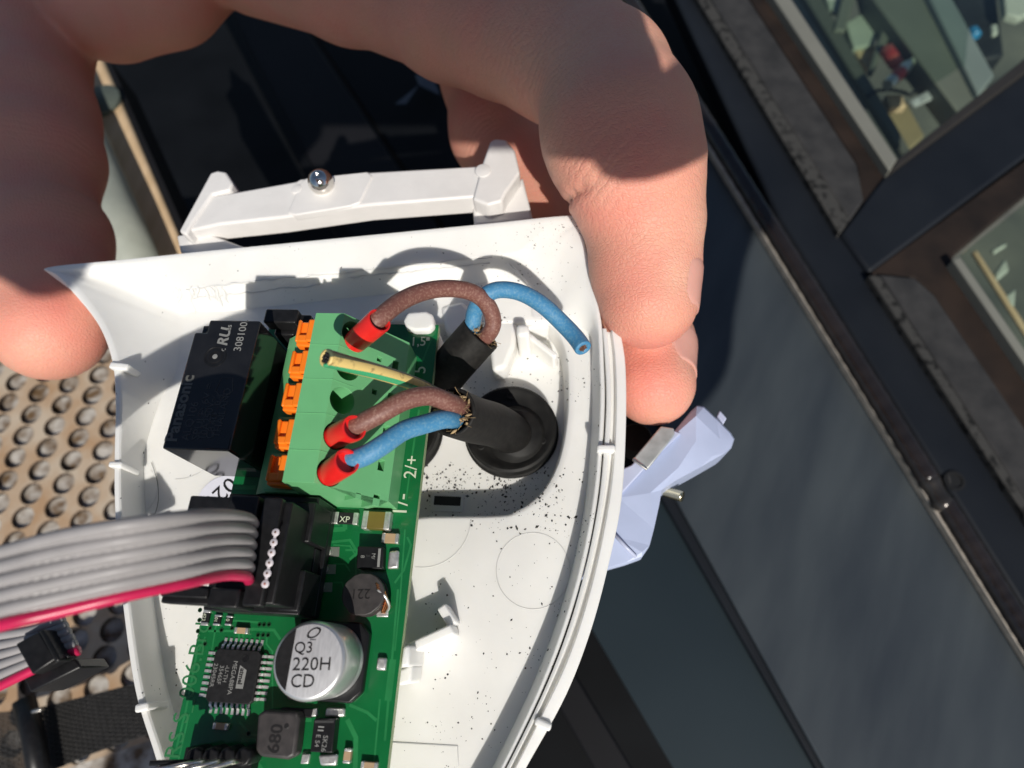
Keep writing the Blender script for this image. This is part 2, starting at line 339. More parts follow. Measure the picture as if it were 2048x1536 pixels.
# timber edge and pipe, top left
t = thing('timber_batten', 'sunlit pale timber batten beside the thumb and the grey pipe', 'timber', W(270, 300, -110))
slab([(150, 60), (205, 118), (372, 510), (285, 520), (160, 240)], -110, 24).build('batten_face', M['woodb'], t, bevel=1.5)
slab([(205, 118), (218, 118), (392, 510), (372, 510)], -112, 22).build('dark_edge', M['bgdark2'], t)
kn = W(203, 205, -109.6); MB().lathe(kn, (0, 0, 1), [(9.5, 0), (9.5, 1.5), (8.5, 2.2)], 28).build('round_tag', mat('dull_green_disc', (.075, .09, .075), .6), t, autos=40)
t = thing('grey_pipe', 'weathered grey pipe running beside the timber batten', 'pipe', W(250, 400, -100))
MB().tube([W(120, 150, -98), W(168, 270, -98), W(236, 430, -98), W(292, 575, -98)], [W(280, 470, -98).x - W(240, 470, -98).x] * 4, 24).build('pipe_wall', M['pipe'], t, smooth=True)
# dark background behind the hand
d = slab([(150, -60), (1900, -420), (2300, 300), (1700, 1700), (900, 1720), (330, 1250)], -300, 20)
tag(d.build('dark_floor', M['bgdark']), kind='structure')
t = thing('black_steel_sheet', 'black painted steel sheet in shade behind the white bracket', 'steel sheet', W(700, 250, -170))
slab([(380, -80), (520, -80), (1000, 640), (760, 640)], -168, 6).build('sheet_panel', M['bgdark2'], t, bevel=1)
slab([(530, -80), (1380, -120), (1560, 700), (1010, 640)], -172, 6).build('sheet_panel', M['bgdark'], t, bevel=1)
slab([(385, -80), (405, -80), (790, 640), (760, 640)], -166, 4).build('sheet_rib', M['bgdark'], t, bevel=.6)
t = thing('paper_scrap', 'small pale scrap lying in the dark below the palm', 'scrap', W(830, 185, -165))
MB().add([W(790, 208, -166), W(812, 208, -164), W(838, 170, -163), W(880, 190, -165), W(862, 145, -164), W(830, 150, -165)], [(0, 1, 2), (2, 3, 4, 5)]).build('scrap_sheet', mat('dim_paper', (.05, .06, .08), .7), t)

# steel frame on the right
ZS = -140
frame = thing('steel_window_frame', 'dark steel window frame with grey sealant and a mullion at right', 'window frame', W(1750, 600, ZS))
slab([(1250, -220), (1372, -30), (1680, 462), (2120, 1130), (2120, 1330), (1560, 440)], ZS + 4, 12).build('stile', M['navy'], frame, bevel=1.5)
slab([(1378, -30), (1402, -30), (1700, 440), (1680, 466)], ZS + 8, 14).build('sealant_edge', M['beadsp'], frame, bevel=.6)
slab([(1402, -30), (1480, -30), (1715, 330), (1728, 400), (1700, 440)], ZS + 7, 14).build('sealant', M['bead'], frame, bevel=.8)
slab([(1480, -30), (1530, -30), (1800, 345), (1728, 420), (1715, 330)], ZS + 5, 14).build('rust_strip', M['rust'], frame, bevel=.6)
slab([(1530, -30), (1565, -30), (1795, 318), (1780, 342)], ZS + 10, 14).build('glazing_bead', M['greyp'], frame, bevel=.6)
slab([(1680, 466), (1775, 342), (2120, 75), (2120, 262), (1740, 545)], ZS + 6, 14).build('mullion', M['navy'], frame, bevel=1.5)
slab([(1780, 345), (1795, 318), (2120, 60), (2120, 92)], ZS + 9, 14).build('glazing_bead', mat('brown_black_strip', (.022, .019, .016), .5), frame, bevel=.6)
slab([(1736, 550), (1758, 548), (2120, 1105), (2120, 1135)], ZS + 8, 12).build('sealant_edge', M['beadsp'], frame, bevel=.6)
slab([(1758, 548), (1830, 555), (1870, 590), (2120, 960), (2120, 1105)], ZS + 7, 12).build('sealant', M['bead'], frame, bevel=.8)
slab([(1736, 548), (2120, 270), (2120, 330), (1910, 505), (1900, 540), (2120, 870), (2120, 965), (1868, 588), (1830, 555)], ZS + 5, 12).build('rust_strip', M['rust'], frame, bevel=.6)
slab([(1905, 520), (1920, 512), (2120, 800), (2120, 830)], ZS + 10, 13).build('glazing_bead', M['greyp'], frame, bevel=.5)
slab([(1440, -60), (2160, -60), (2160, 110), (1785, 360)], ZS - 6, 3).build('pane', M['glass'], frame)
slab([(1895, 530), (2160, 320), (2160, 940)], ZS - 6, 3).build('pane', M['glass'], frame)
hc = W(1908, 962, ZS + 4)
MB().lathe(hc + V(0, 0, .1), (0, 0, 1), [(3.6, 0), (3.6, .5), (2.6, .5), (2.6, .1)], 24, True, True).build('bolt_hole', mat('hole_shade', (.003, .003, .003), .6), frame)  # black disc painted for the shade inside the hole, nothing is cut
MB().obox(hc + V(-1.9, .5, .55), (.35, .1, 0), (0, 1.5, 0), (0, 0, .2)).build('hole_edge', M['bead'], frame)
# welded tube and sheet
wt = thing('welded_tube', 'dark ribbed tube lying along the frame with two bright gaps', 'tube', W(1800, 870, ZS))
def tubepath(a, b, n): return [W(a[0] + (b[0] - a[0]) * i / n, a[1] + (b[1] - a[1]) * i / n, ZS + 3) for i in range(n + 1)]
r0 = (W(1820, 850, ZS) - W(1786, 870, ZS)).length * .5
pth = tubepath((1215, -70), (1858, 962), 150); MB().tube(pth, [r0 * (1 + .025 * math.sin(i * 1.5)) for i in range(151)], 18).build('tube_section', M['weld'], wt, smooth=True)
pth = tubepath((1885, 1000), (2130, 1395), 60); MB().tube(pth, [r0 * (.92 + .02 * math.sin(i * 1.5)) for i in range(61)], 18).build('tube_section', M['weld'], wt, smooth=True)
pth = tubepath((1850, 950), (1893, 1020), 10); MB().tube(pth, [r0 * s for s in (.8, .95, 1.02, .95, .86, .84, .86, .95, 1.02, .9, .7)], 18).build('coupling', mat('bright_steel', (.06, .054, .05), .22, .6), wt, smooth=True)
sh = thing('steel_sheet', 'worn blue grey steel sheet with a bright seam along its edge', 'steel sheet', W(1600, 1000, ZS - 4))
slab([(1300, 300), (1230, 100), (1205, -60), (2140, 1440), (2140, 1900), (1850, 1900), (1330, 960)], ZS - 2, 5).build('sheet_face', M['steelp'], sh, bevel=.5)
slab([(1196, -60), (1203, -60), (2120, 1412), (2120, 1424)], ZS + 2.6, 4).build('seam', M['seam_lit'], sh, bevel=.3)  # seam highlight painted as a bright raised strip
slab([(1200, 40), (1330, 945), (1395, 1060), (1870, 1900), (1840, 1900), (1360, 1060), (1290, 940)], ZS - 5, 4).build('groove', M['navy'], sh, bevel=.5)
lower = thing('teal_sheet', 'teal grey dark sheet below the steel sheet at lower right', 'metal sheet', W(1400, 1300, ZS - 14))
slab([(1100, 900), (1310, 960), (1840, 1900), (1560, 1900), (1150, 1200)], ZS - 10, 4).build('sheet_face', M['tealp'], lower)
slab([(1080, 1350), (1140, 1330), (1400, 1760), (1340, 1800)], ZS - 7, 5).build('sheet_bar', M['bgdark2'], lower, bevel=.8)
slab([(900, 1250), (1080, 1300), (1460, 1900), (700, 1900)], ZS - 12, 4).build('backing', M['bgdark'], lower)

# things seen through the glass
ZB = -215
tag(slab([(1400, -260), (2500, -300), (2500, 1200), (1880, 900)], -285, 8).build('workshop_floor', mat('workshop_floor_dark', (.06, .065, .06), .8, col2=(.16, .16, .13), vs=14)), kind='structure')
def plank(name, label, cat, poly, z, th, m, part): 
    t = thing(name, label, cat, W(*poly[0], z)); slab(poly, z, th).build(part, m, t, bevel=1.2); return t
plank('grey_beam', 'wide grey painted beam crossing behind the upper glass', 'beam', [(1720, -90), (1820, -90), (1975, 175), (1925, 235), (1740, -10)], ZB + 14, 16, M['greyp'], 'beam_face')
plank('grey_channel', 'narrow blue grey channel beside the wide beam behind glass', 'channel', [(1815, -90), (1858, -90), (1990, 150), (1958, 190)], ZB + 18, 10, M['greyp2'], 'channel_face')
plank('pale_board', 'pale grey board behind glass with a rounded corner', 'board', [(1690, 45), (1755, 8), (1772, 30), (1748, 90), (1708, 95)], ZB, 6, M['panelw'], 'panel_face')
plank('wood_board', 'light wooden board below the pale grey board behind glass', 'board', [(1705, 95), (1752, 88), (1736, 140)], ZB - 3, 6, M['woodb'], 'board_face')
plank('wood_board', 'tan board lying flat near the glass corner', 'board', [(1745, 205), (1812, 200), (1850, 270), (1812, 305)], ZB - 8, 5, mat('tan_board', (.25, .20, .11), .7, var=.1, vs=30), 'board_face')
plank('wood_block', 'small yellow wooden block on the tan board', 'block', [(1770, 188), (1805, 188), (1815, 212), (1782, 214)], ZB + 2, 6, M['woodb'], 'block_face')
plank('steel_strut', 'diagonal grey strut crossing behind the pale grey board', 'strut', [(1768, 45), (1788, 52), (1748, 145), (1738, 138)], ZB + 6, 5, M['greyp'], 'strut_face')
plank('steel_strut', 'long grey strut along the glass edge', 'strut', [(1575, -60), (1612, -60), (1840, 330), (1812, 318)], ZB + 4, 6, mat('dim_grey', (.10, .10, .085), .7), 'strut_face')
plank('steel_strut', 'grey strut rising from the board to the frame top', 'strut', [(1668, 60), (1692, 60), (1728, -70), (1700, -70)], ZB + 6, 5, M['greyp'], 'strut_face')
plank('pale_board', 'small pale board at the top edge beyond glass', 'board', [(1640, -40), (1690, -40), (1680, 25), (1660, 20)], ZB, 4, M['panelw'], 'panel_face')
def can(label, a, b, rpx, z, m1, m2):
    A, B_ = W(*a, z), W(*b, z); r = rpx * depth(A) / F; ax = (B_ - A); L_ = ax.length; ax.normalize()
    t = thing('spray_can', label, 'spray can', A, group='spray cans behind the glass')
    MB().lathe(A, ax, [(r * .9, 0), (r, r * .15), (r, L_ * .7), (r * .75, L_ * .8), (r * .6, L_ * .8)], 20).build('can_body', m1, t, autos=35)
    MB().lathe(A + ax * L_ * .8, ax, [(r * .55, 0), (r * .55, L_ * .18), (r * .4, L_ * .2)], 18).build('can_cap', m2, t, autos=35)
    MB().lathe(A + ax * L_ * .2, ax, [(r * 1.01, 0), (r * 1.02, .1), (r * 1.02, L_ * .3), (r * 1.01, L_ * .31)], 20, False, False).build('can_band', M['cutred'], t, smooth=True)
can('red spray can leaning behind the glass', (1772, 98), (1802, 142), 13, ZB + 8, mat('salmon_red', (.46, .10, .08), .35, var=.4, vs=150), M['cutred'])
can('silver and red spray can lying across the clutter', (1775, 170), (1828, 118), 12, ZB + 10, M['alus'], M['panelw'])
t = thing('bottle_top', 'bright blue plastic cap behind the upper glass', 'cap', W(1952, 72, ZB))
MB().lathe(W(1944, 60, ZB + 4), W(1962, 92, ZB + 4) - W(1944, 60, ZB + 4), [(3.1, 0), (3.4, .6), (3.4, 5.6), (2.6, 6.4)], 20).build('cap_shell', M['cutblue'], t, autos=40)
plank('white_stick', 'long white stick beside the grey channel behind glass', 'stick', [(1885, 0), (1895, 0), (1926, 48), (1918, 54)], ZB + 6, 3, M['panelw'], 'stick_face')
plank('white_stick', 'short white stick beside the grey channel behind glass', 'stick', [(1885, 22), (1893, 20), (1904, 44), (1896, 48)], ZB + 6, 3, M['panelw'], 'stick_face')
plank('pale_rag', 'crumpled pale rag at the far upper right corner', 'rag', [(2005, -30), (2060, -40), (2070, 20), (2040, 35), (2012, 28)], ZB, 6, M['panelw'], 'rag_fold')
plank('pale_rag', 'whitish scrap near the blue cap behind glass', 'rag', [(1982, 48), (1996, 46), (1998, 66), (1986, 70)], ZB + 2, 3, M['panelw'], 'rag_fold')
t = thing('black_cable', 'black cable looping across the tan board behind the glass', 'cable', W(1750, 185, ZB))
MB().tube(cr([W(x, y, ZB + 5) for x, y in ((1735, 192), (1752, 182), (1780, 180), (1805, 184), (1820, 190), (1832, 180))], 6), 1.1, 8).build('cable_sheath', M['black'], t, smooth=True)
t = thing('dark_crate', 'dark open crate in the corner beyond the upper glass', 'crate', W(1970, 60, ZB - 20))
slab([(1900, -40), (1990, -50), (2010, 110), (1965, 120), (1915, 40)], ZB - 12, 14).build('crate_wall', mat('dark_crate_plastic', (.012, .014, .015), .6, var=.5, vs=80), t, bevel=2)
plank('clear_tubing', 'whitish plastic tubing below the cans behind glass', 'tubing', [(1818, 200), (1868, 172), (1878, 190), (1830, 212)], ZB + 6, 3, mat('milky_tube', (.36, .38, .38), .3, var=.5, vs=300), 'tube_wall')
for q, (lb, pl) in enumerate((('pale triangular scrap behind the lower glass', [(1990, 545), (2012, 515), (2020, 540), (1996, 560)]), ('pale pointed scrap near the edge of the lower glass', [(2010, 590), (2034, 575), (2030, 615), (2018, 612)]), ('thin cream stick crossing behind the lower glass', [(1945, 502), (1955, 498), (2080, 690), (2072, 700)]), ('small pale strip at the top of the lower glass', [(1985, 498), (2012, 484), (2016, 490), (1990, 506)]))):
    plank('pale_scrap', lb, 'scrap', pl, ZB + 6, 3, M['woodb'] if q == 2 else M['panelw'], 'scrap_face')

# black webbing strap, lower left
st = thing('webbing_strap', 'black woven webbing strap with a slider across the rusty plate', 'strap', W(120, 1450, -120))
p0 = [W(-80, 1430, -128), W(60, 1418, -124), W(170, 1392, -121), W(330, 1352, -119)]; p1 = [W(-80, 1570, -128), W(60, 1556, -124), W(190, 1506, -121), W(340, 1455, -119)]
A0, A1 = cr(p0, 14), cr(p1, 14); sm = MB(); n_ = len(A0)
for i in range(n_ - 1):
    k = 26
    for j in range(k):
        f0, f1 = j / k, (j + .86) / k; o1 = V(0, 0, .35 * ((i + j) % 2))
        a, b, c, e = A0[i].lerp(A1[i], f0), A0[i + 1].lerp(A1[i + 1], f0), A0[i + 1].lerp(A1[i + 1], f1), A0[i].lerp(A1[i], f1)
        sm.add([a + o1, b + o1, c + o1, e + o1, a - V(0, 0, 1), b - V(0, 0, 1), c - V(0, 0, 1), e - V(0, 0, 1)], [(0, 1, 2, 3), (0, 4, 5, 1), (1, 5, 6, 2), (2, 6, 7, 3), (3, 7, 4, 0)])
wo = sm.build('webbing', M['strap'], st); wo['kind'] = 'stuff'
MB().tube([W(48, 1400, -117), W(66, 1470, -117), W(84, 1580, -117)], 3.2, 14).build('slider_bar', M['black'], st, smooth=True)
slab([(50, 1424), (80, 1416), (82, 1422), (52, 1430)], -115, 2).build('slider_edge', M['tin'], st, bevel=.4)
# ------------------------------------------------------------------ hand (one continuous skin from a smooth union of tapered capsules)
def node(px, py, z, rpx):
    c = W(px, py, z); return (np.array(c), rpx * depth(c) / F)
def smin(a, b, k):
    h = np.clip(.5 + .5 * (b - a) / k, 0, 1); return b + (a - b) * h - k * h * (1 - h)
def chain_sdf(P, nodes, k):
    d = None
    for (a, ra), (b, rb) in zip(nodes[:-1], nodes[1:]):
        ab = b - a; t = np.clip(((P - a) @ ab) / (ab @ ab), 0, 1)
        e = np.linalg.norm(P - a - t[..., None] * ab, axis=-1) - (ra + (rb - ra) * t)
        d = e if d is None else smin(d, e, k)
    return d
def surface_nets(S, o, h):
    s = S < 0; nx, ny, nz = S.shape
    cs = [(i, j, k) for i in (0, 1) for j in (0, 1) for k in (0, 1)]
    sl = lambda A, i, j, k: A[i:nx - 1 + i, j:ny - 1 + j, k:nz - 1 + k]
    cnt = sum(sl(s, *c).astype(np.int8) for c in cs); act = (cnt > 0) & (cnt < 8)
    idx = np.argwhere(act); vid = -np.ones(act.shape, np.int64); vid[act] = np.arange(len(idx))
    acc = np.zeros((len(idx), 3)); n = np.zeros(len(idx)); val = {c: sl(S, *c)[act] for c in cs}
    for a in cs:
        for ax in range(3):
            if a[ax] == 0:
                b = list(a); b[ax] = 1; b = tuple(b); va, vb = val[a], val[b]; m = (va < 0) != (vb < 0)
                t = np.where(m, va / np.where(m, va - vb, 1), 0); p = np.tile(np.array(a, float), (len(idx), 1)); p[:, ax] = t
                acc[m] += p[m]; n[m] += 1
    verts = (idx + acc / n[:, None]) * h + o
    faces = []
    for ax in range(3):
        u, v = (ax + 1) % 3, (ax + 2) % 3
        lo = [slice(None)] * 3; hi = [slice(None)] * 3; lo[ax] = slice(0, -1); hi[ax] = slice(1, None)
        cross = s[tuple(lo)] != s[tuple(hi)]; e = np.argwhere(cross)
        e = e[(e[:, u] > 0) & (e[:, v] > 0) & (e[:, u] < S.shape[u] - 1) & (e[:, v] < S.shape[v] - 1)]
        q = []
        for du, dv in ((-1, -1), (0, -1), (0, 0), (-1, 0)):
            c = e.copy(); c[:, u] += du; c[:, v] += dv; q.append(vid[c[:, 0], c[:, 1], c[:, 2]])
        f = np.stack(q, 1); fl = s[e[:, 0], e[:, 1], e[:, 2]]; f[~fl] = f[~fl][:, ::-1]; faces.append(f)
    return verts, np.concatenate(faces)
def skin_mesh(chains, h, kblend, lo, hi, creases=(), extra=None):
    lo, hi = np.array(lo, float), np.array(hi, float); n = np.ceil((hi - lo) / h).astype(int)
    S = None
    ax = [lo[i] + h * np.arange(n[i]) for i in range(3)]
    P = np.stack(np.meshgrid(*ax, indexing='ij'), -1).astype(np.float32)
    for nodes, k in chains:
        d = chain_sdf(P, [(a.astype(np.float32), np.float32(r)) for a, r in nodes], k); S = d if S is None else smin(S, d, kblend)
    for c, r, amt, nrm in creases:          # grooves: shallow bands pressed in across a joint
        dd = np.abs((P - np.array(c, np.float32)) @ np.array(nrm, np.float32)); rr = np.linalg.norm(P - np.array(c, np.float32), axis=-1)
        S = S + amt * np.exp(-(dd / .75) ** 2) * np.clip(1.4 - rr / r, 0, 1)
    return surface_nets(S, lo, h)
index = [node(520, -130, -8, 150), node(700, -48, -4, 122), node(810, -22, -2, 121), node(905, 22, 0, 128), node(1010, 56, 2, 128), node(1110, 95, 5, 132), node(1205, 165, 7, 134)]
index2 = [node(1205, 165, 8, 134), node(1238, 262, 8, 150), node(1258, 335, 6, 147)]
index3 = [node(1268, 345, 5, 138), node(1287, 440, 0, 117), node(1290, 540, -4, 107), node(1296, 600, -5, 99)]
middle = [node(760, -190, -34, 120), node(930, 0, -33, 108), node(985, 150, -33, 100), node(1010, 260, -33, 106), node(1062, 350, -32, 104)]
middle2 = [node(1062, 350, -32, 104), node(1180, 560, -28, 98), node(1292, 690, -24, 92), node(1306, 768, -22, 84)]
ring = [node(760, -160, -52, 100), node(1000, 40, -54, 84), node(1052, 250, -56, 78), node(1110, 480, -56, 74), node(1130, 640, -52, 68)]
little = [node(760, -200, -74, 84), node(1020, 20, -78, 66), node(1060, 230, -78, 62), node(1100, 440, -76, 58), node(1110, 570, -72, 54)]
thumb = [node(270, -200, -16, 180), node(80, -60, -18, 140), node(40, 110, -19, 118), node(50, 235, -19, 126), node(66, 320, -19, 122), node(58, 396, -20, 110), node(92, 480, -20, 116)]
thumb2 = [node(92, 480, -20, 116), node(98, 570, -20, 114), node(101, 655, -19, 106)]
web = [node(80, -90, -16, 140), node(215, -6, -14, 112), node(312, -44, -12, 122), node(400, -160, -12, 155)]
palm = [node(250, -220, -20, 220), node(560, -260, -25, 230), node(850, -190, -30, 200)]
cr1 = W(1140, 398, 5); dI = (index3[1][0] - index2[1][0]); dI /= np.linalg.norm(dI)
cr2 = W(1385, 345, 4); cT = W(192, 378, -16); dT = thumb2[1][0] - thumb[4][0]; dT /= np.linalg.norm(dT)
hv, hf = skin_mesh([(palm, 12), (web, 5), (thumb, 4), (thumb2, 2), (index, 4), (index2, 3.5), (index3, 2), (middle, 4), (middle2, 3), (ring, 4), (little, 4)], 1.0, 2.2,
                   (-150, 20, -100), (42, 205, 32),
                   [(cr1 + Vector(dI * -2.6), 7, .5, dI), (cr1 + Vector(dI * 2.8), 7, .45, dI), (np.array(W(1200, 330, 20)), 9, .35, dI), (np.array(W(1340, 330, 12)), 8, .35, dI), (np.array(W(1040, 215, 6)), 7, .6, dI), (cr1, 10, 2.0, dI), (np.array(cr2), 7, .35, dI), (np.array(cT), 9, .8, dT), (thumb2[1][0] + np.array([0, 0, 8]), 9, .25, dT), (index3[1][0] + np.array([0, 0, 9]), 8, .3, dI)])
def smooth_mesh(v, f, it):
    e = np.concatenate([f[:, [0, 1]], f[:, [1, 2]], f[:, [2, 3]], f[:, [3, 0]]]); e = np.unique(np.sort(e, 1), axis=0)
    n = np.bincount(e.ravel(), minlength=len(v))[:, None]
    for _ in range(it):
        a = np.zeros_like(v); np.add.at(a, e[:, 0], v[e[:, 1]]); np.add.at(a, e[:, 1], v[e[:, 0]]); v = v * .5 + .5 * a / np.maximum(n, 1)
    return v
hv = smooth_mesh(hv, hf, 3)
hand = thing('hand', 'bare hand gripping the white housing, thumb at left and two fingertips at right', 'hand', W(600, 40, -10))
me = bpy.data.meshes.new('hand_skin'); q = np.array(org(hand)); me.from_pydata(((hv - q) * MM).tolist(), [], hf.tolist()); me.shade_smooth(); me.materials.append(M['skin'])
def near(c, r): return np.exp(-(np.linalg.norm(hv - np.array(c), axis=1) / r) ** 2)
red = .35 * np.maximum.reduce([near(W(1235, 560, 12), 12), near(W(1215, 430, 14), 10), near(W(1280, 740, -12), 11), near(W(110, 640, -8), 13), .8 * near(W(1240, 330, 18), 9), .5 * near(W(1300, 780, -12), 8)]) + .10
dry = np.maximum.reduce([.9 * near(W(1180, 385, 16), 5), .8 * near(W(1385, 540, 6), 4), .6 * near(W(1350, 650, 8), 5), .5 * near(W(1100, 110, 16), 16), .6 * near(W(60, 720, -10), 7), .5 * near(W(1355, 740, -18), 4), .35 * near(W(1395, 470, 2), 6)])
wrk = .46 * np.maximum.reduce([near(W(1170, 340, 18), 10), .9 * near(W(1040, 150, 14), 15), .5 * near(W(900, 90, 12), 22), .7 * near(W(160, 360, -8), 13), .6 * near(W(110, 240, -8), 16), .6 * near(W(930, 270, -22), 10), .5 * near(W(1340, 420, 6), 9), .6 * near(W(330, 70, 0), 20)])
for nm, a in (('red', red), ('dry', dry), ('wrk', wrk)):
    me.attributes.new(nm, 'FLOAT', 'POINT').data.foreach_set('value', a.astype(np.float32))
ho = bpy.data.objects.new('hand_skin', me); C.objects.link(ho); ho.parent = hand
hb = BVHTree.FromPolygons([Vector(p) for p in hv], [tuple(f) for f in hf])
def nail(axis_p, axis_d, nrm, half_len, half_ang, start=0.0, lift=.28):
    """a curved plate laid on the finger's surface: axis point, direction to the tip, outward direction"""
    d = Vector(axis_d).normalized(); n = Vector(nrm); n = (n - d * n.dot(d)).normalized(); s = d.cross(n); c = Vector(axis_p); ns, na = 15, 17; grid = []
    for i in range(ns):
        u = -1 + 2 * i / (ns - 1); row = []
        wd = half_ang * (1 - .28 * max(0, u) ** 4 - .40 * max(0, -u) ** 3)
        for j in range(na):
            a = wd * (-1 + 2 * j / (na - 1)); dr = n * math.cos(a) + s * math.sin(a); o = c + d * (half_len * u + start)
            hit = hb.ray_cast(o + dr * 30, -dr)
            r_ = (hit[0] - o).length if hit[0] else 8
            row.append((o, dr, r_))
        grid.append(row)
    base = [np.median([r[2] for r in row]) for row in grid]
    k = MB(); vs = []
    for i, row in enumerate(grid):
        u = -1 + 2 * i / (ns - 1); rr = .5 * base[i] + .5 * base[ns // 2]
        for j, (o, dr, r_) in enumerate(row):
            ed = abs(-1 + 2 * j / (na - 1)); z = min(r_, rr * 1.04) + lift * .6 + (.12 * max(0, u)) - .34 * ed ** 6 - (.4 * max(0, -u - .75) * 4)
            vs.append(o + dr * z)
    top = vs; bot = []
    for i, row in enumerate(grid):
        for j, (o, dr, r_) in enumerate(row): bot.append(vs[i * na + j] - dr * .6)
    n_ = ns * na; fs = []
    for i in range(ns - 1):
        for j in range(na - 1):
            a, b, c_, e = i * na + j, i * na + j + 1, (i + 1) * na + j + 1, (i + 1) * na + j
            fs += [(a, b, c_, e), (e + n_, c_ + n_, b + n_, a + n_)]
    for i in range(ns - 1):
        for j in (0, na - 1): a, b = i * na + j, (i + 1) * na + j; fs.append((a, b, b + n_, a + n_))
    for j in range(na - 1):
        for i in (0, ns - 1): a, b = i * na + j, i * na + j + 1; fs.append((a, b, b + n_, a + n_))
    k.add(top + bot, fs); return k
rightish = CR * .95 + CB * .06
nail(index3[2][0] + (index3[3][0] - index3[2][0]) * .75, index3[3][0] - index3[2][0], rightish, 4.6, 1.0).build('nail', M['nail'], hand, smooth=True)
nail(middle2[2][0] + (middle2[3][0] - middle2[2][0]) * .45, middle2[3][0] - middle2[2][0], CR * .93 + CB * .34 + CU * .12, 4.8, .95).build('nail', M['nail'], hand, smooth=True)
nail(thumb2[1][0] + (thumb2[2][0] - thumb2[1][0]) * .75, thumb2[2][0] - thumb2[1][0], -CR * .86 + CB * .52, 5.2, .9).build('nail', M['nail'], hand, smooth=True)

# ------------------------------------------------------------------ white housing
ZR, ZF, ZC, ZQ = -4.0, -11.0, -17.2, -6.0
def L3(p, z): return W(p[0], p[1], z)
def drop(v_, z): return V(v_.x, v_.y, z)
K = []   # (outer rim, inner rim, mid, floor)
def left(o, t, m, mz, f): K.append((L3(o, ZR), L3(t, ZR - .1), L3(m, mz), L3(f, ZF)))
def wall(t, off): T = L3(t, ZQ); K.append((L3((t[0] + off[0], t[1] + off[1]), ZQ), T, drop(T, -8) - V(.5, 0, 0), drop(T, ZF) - V(1.3, 0, 0)))
left((93, 533), (122, 541), (215, 552), -6.3, (372, 632))
left((112, 552), (128, 550), (222, 585), -6.6, (368, 648))
left((150, 590), (164, 583), (250, 618), -7, (365, 662))
left((196, 650), (209, 644), (275, 680), -7.5, (360, 702))
left((222, 720), (236, 717), (288, 745), -8, (350, 748))
left((229, 800), (243, 800), (286, 815), -8.6, (318, 810))
left((227, 900), (241, 900), (274, 905), -8.8, (290, 905))
left((227, 1000), (241, 1000), (276, 1000), -8.8, (290, 1000))
left((233, 1100), (248, 1100), (284, 1100), -8.8, (298, 1100))
left((246, 1230), (262, 1228), (299, 1225), -8.8, (312, 1222))
left((268, 1380), (285, 1376), (322, 1370), -8.8, (334, 1366))
left((304, 1500), (321, 1494), (352, 1480), -8.8, (363, 1476))
left((345, 1620), (362, 1612), (390, 1600), -8.8, (401, 1595))
left((460, 1800), (474, 1785), (497, 1765), -8.8, (507, 1755))
left((700, 1880), (700, 1862), (700, 1842), -8.8, (700, 1832))
for t, o in (((880, 1765), (6, 8)), ((945, 1640), (8, 4)), ((1001, 1536), (8, 3)), ((1076, 1380), (8, 3)), ((1126, 1250), (9, 2)), ((1163, 1120), (9, 2)), ((1186, 1000), (9, 1)), ((1196, 900), (9, 0)), ((1201, 800), (9, 0)), ((1199, 720), (9, 0))): wall(t, o)
K.append((L3((1203, 640), -5.6), L3((1195, 640), -5.6), L3((1188, 645), -6.4), L3((1178, 668), ZF)))
K.append((L3((1186, 560), -5), L3((1178, 560), -5), L3((1165, 565), -5.6), L3((1120, 648), ZF)))
K.append((L3((1172, 490), ZR), L3((1163, 492), ZR), L3((1150, 505), -4.6), L3((1098, 622), ZF)))
K.append((L3((1163, 448), ZR), L3((1152, 458), ZR), L3((1120, 490), -4.8), L3((1076, 602), ZF)))
K.append((L3((1145, 429), ZR), L3((1140, 441), ZR), L3((1060, 500), -5.4), L3((1045, 585), ZF)))
def topk(x, y): 
    yy = y; m = (x, 510 + (990 - x) * .106)
    K.append((L3((x, y), ZR), L3((x, y + 9), ZR), L3(m, -5.8), L3((m[0] + (1126 - m[0]) * .05 + 4, m[1] + (1321 - m[1]) * .047 + 16), ZF)))
for x in (990, 900, 800, 700, 600, 500, 400): topk(x, 429 + (1145 - x) * .0975)
K.append((L3((250, 517), ZR), L3((252, 527), ZR), L3((352, 574), -5.9), L3((388, 622), ZF)))
lp = [cr([k[i] for k in K], 7, True) for i in range(4)]
# keep the corner at upper left sharp-ish; thickness and underside
inn = [a.lerp(b, .12) + V(0, 0, .0) for a, b in zip(lp[3], lp[2])]
shell = MB(); n_ = len(lp[0])
out2 = []
cen = sum(lp[0], V(0, 0, 0)) / n_
for p_ in lp[0]:
    d_ = (p_ - cen); d_.z = 0; d_.normalize(); out2.append(V(p_.x, p_.y, -19.5) - d_ * 1.0)
def soft(a, b, z): q_ = a.lerp(b, .5); q_.z = z; return q_
rim_o = [p_ + V(0, 0, -.35) for p_ in lp[0]]; rim_a = [a.lerp(b, .25) + V(0, 0, .05) for a, b in zip(lp[0], lp[1])]; rim_b = [a.lerp(b, .8) + V(0, 0, .05) for a, b in zip(lp[0], lp[1])]
rim_i = [a.lerp(b, .04) for a, b in zip(lp[1], lp[2])]
fl0 = [a.lerp(b, .08) for a, b in zip(lp[3], lp[2])]
shell.loops([out2, rim_o, rim_a, rim_b, rim_i, lp[2], fl0, lp[3]], False, False)
rec_px = [(720, 1040), (860, 1039), (1000, 1037), (1040, 1028), (1078, 1006), (1110, 972), (1136, 915), (1150, 840), (1152, 760), (1146, 705), (1132, 668), (1108, 645), (1080, 640), (1000, 640), (900, 642), (760, 645), (715, 760), (710, 900)]
rec = cr([L3(p_, ZF) for p_ in rec_px], 4, True)
rc = sum(rec, V(0, 0, 0)) / len(rec)
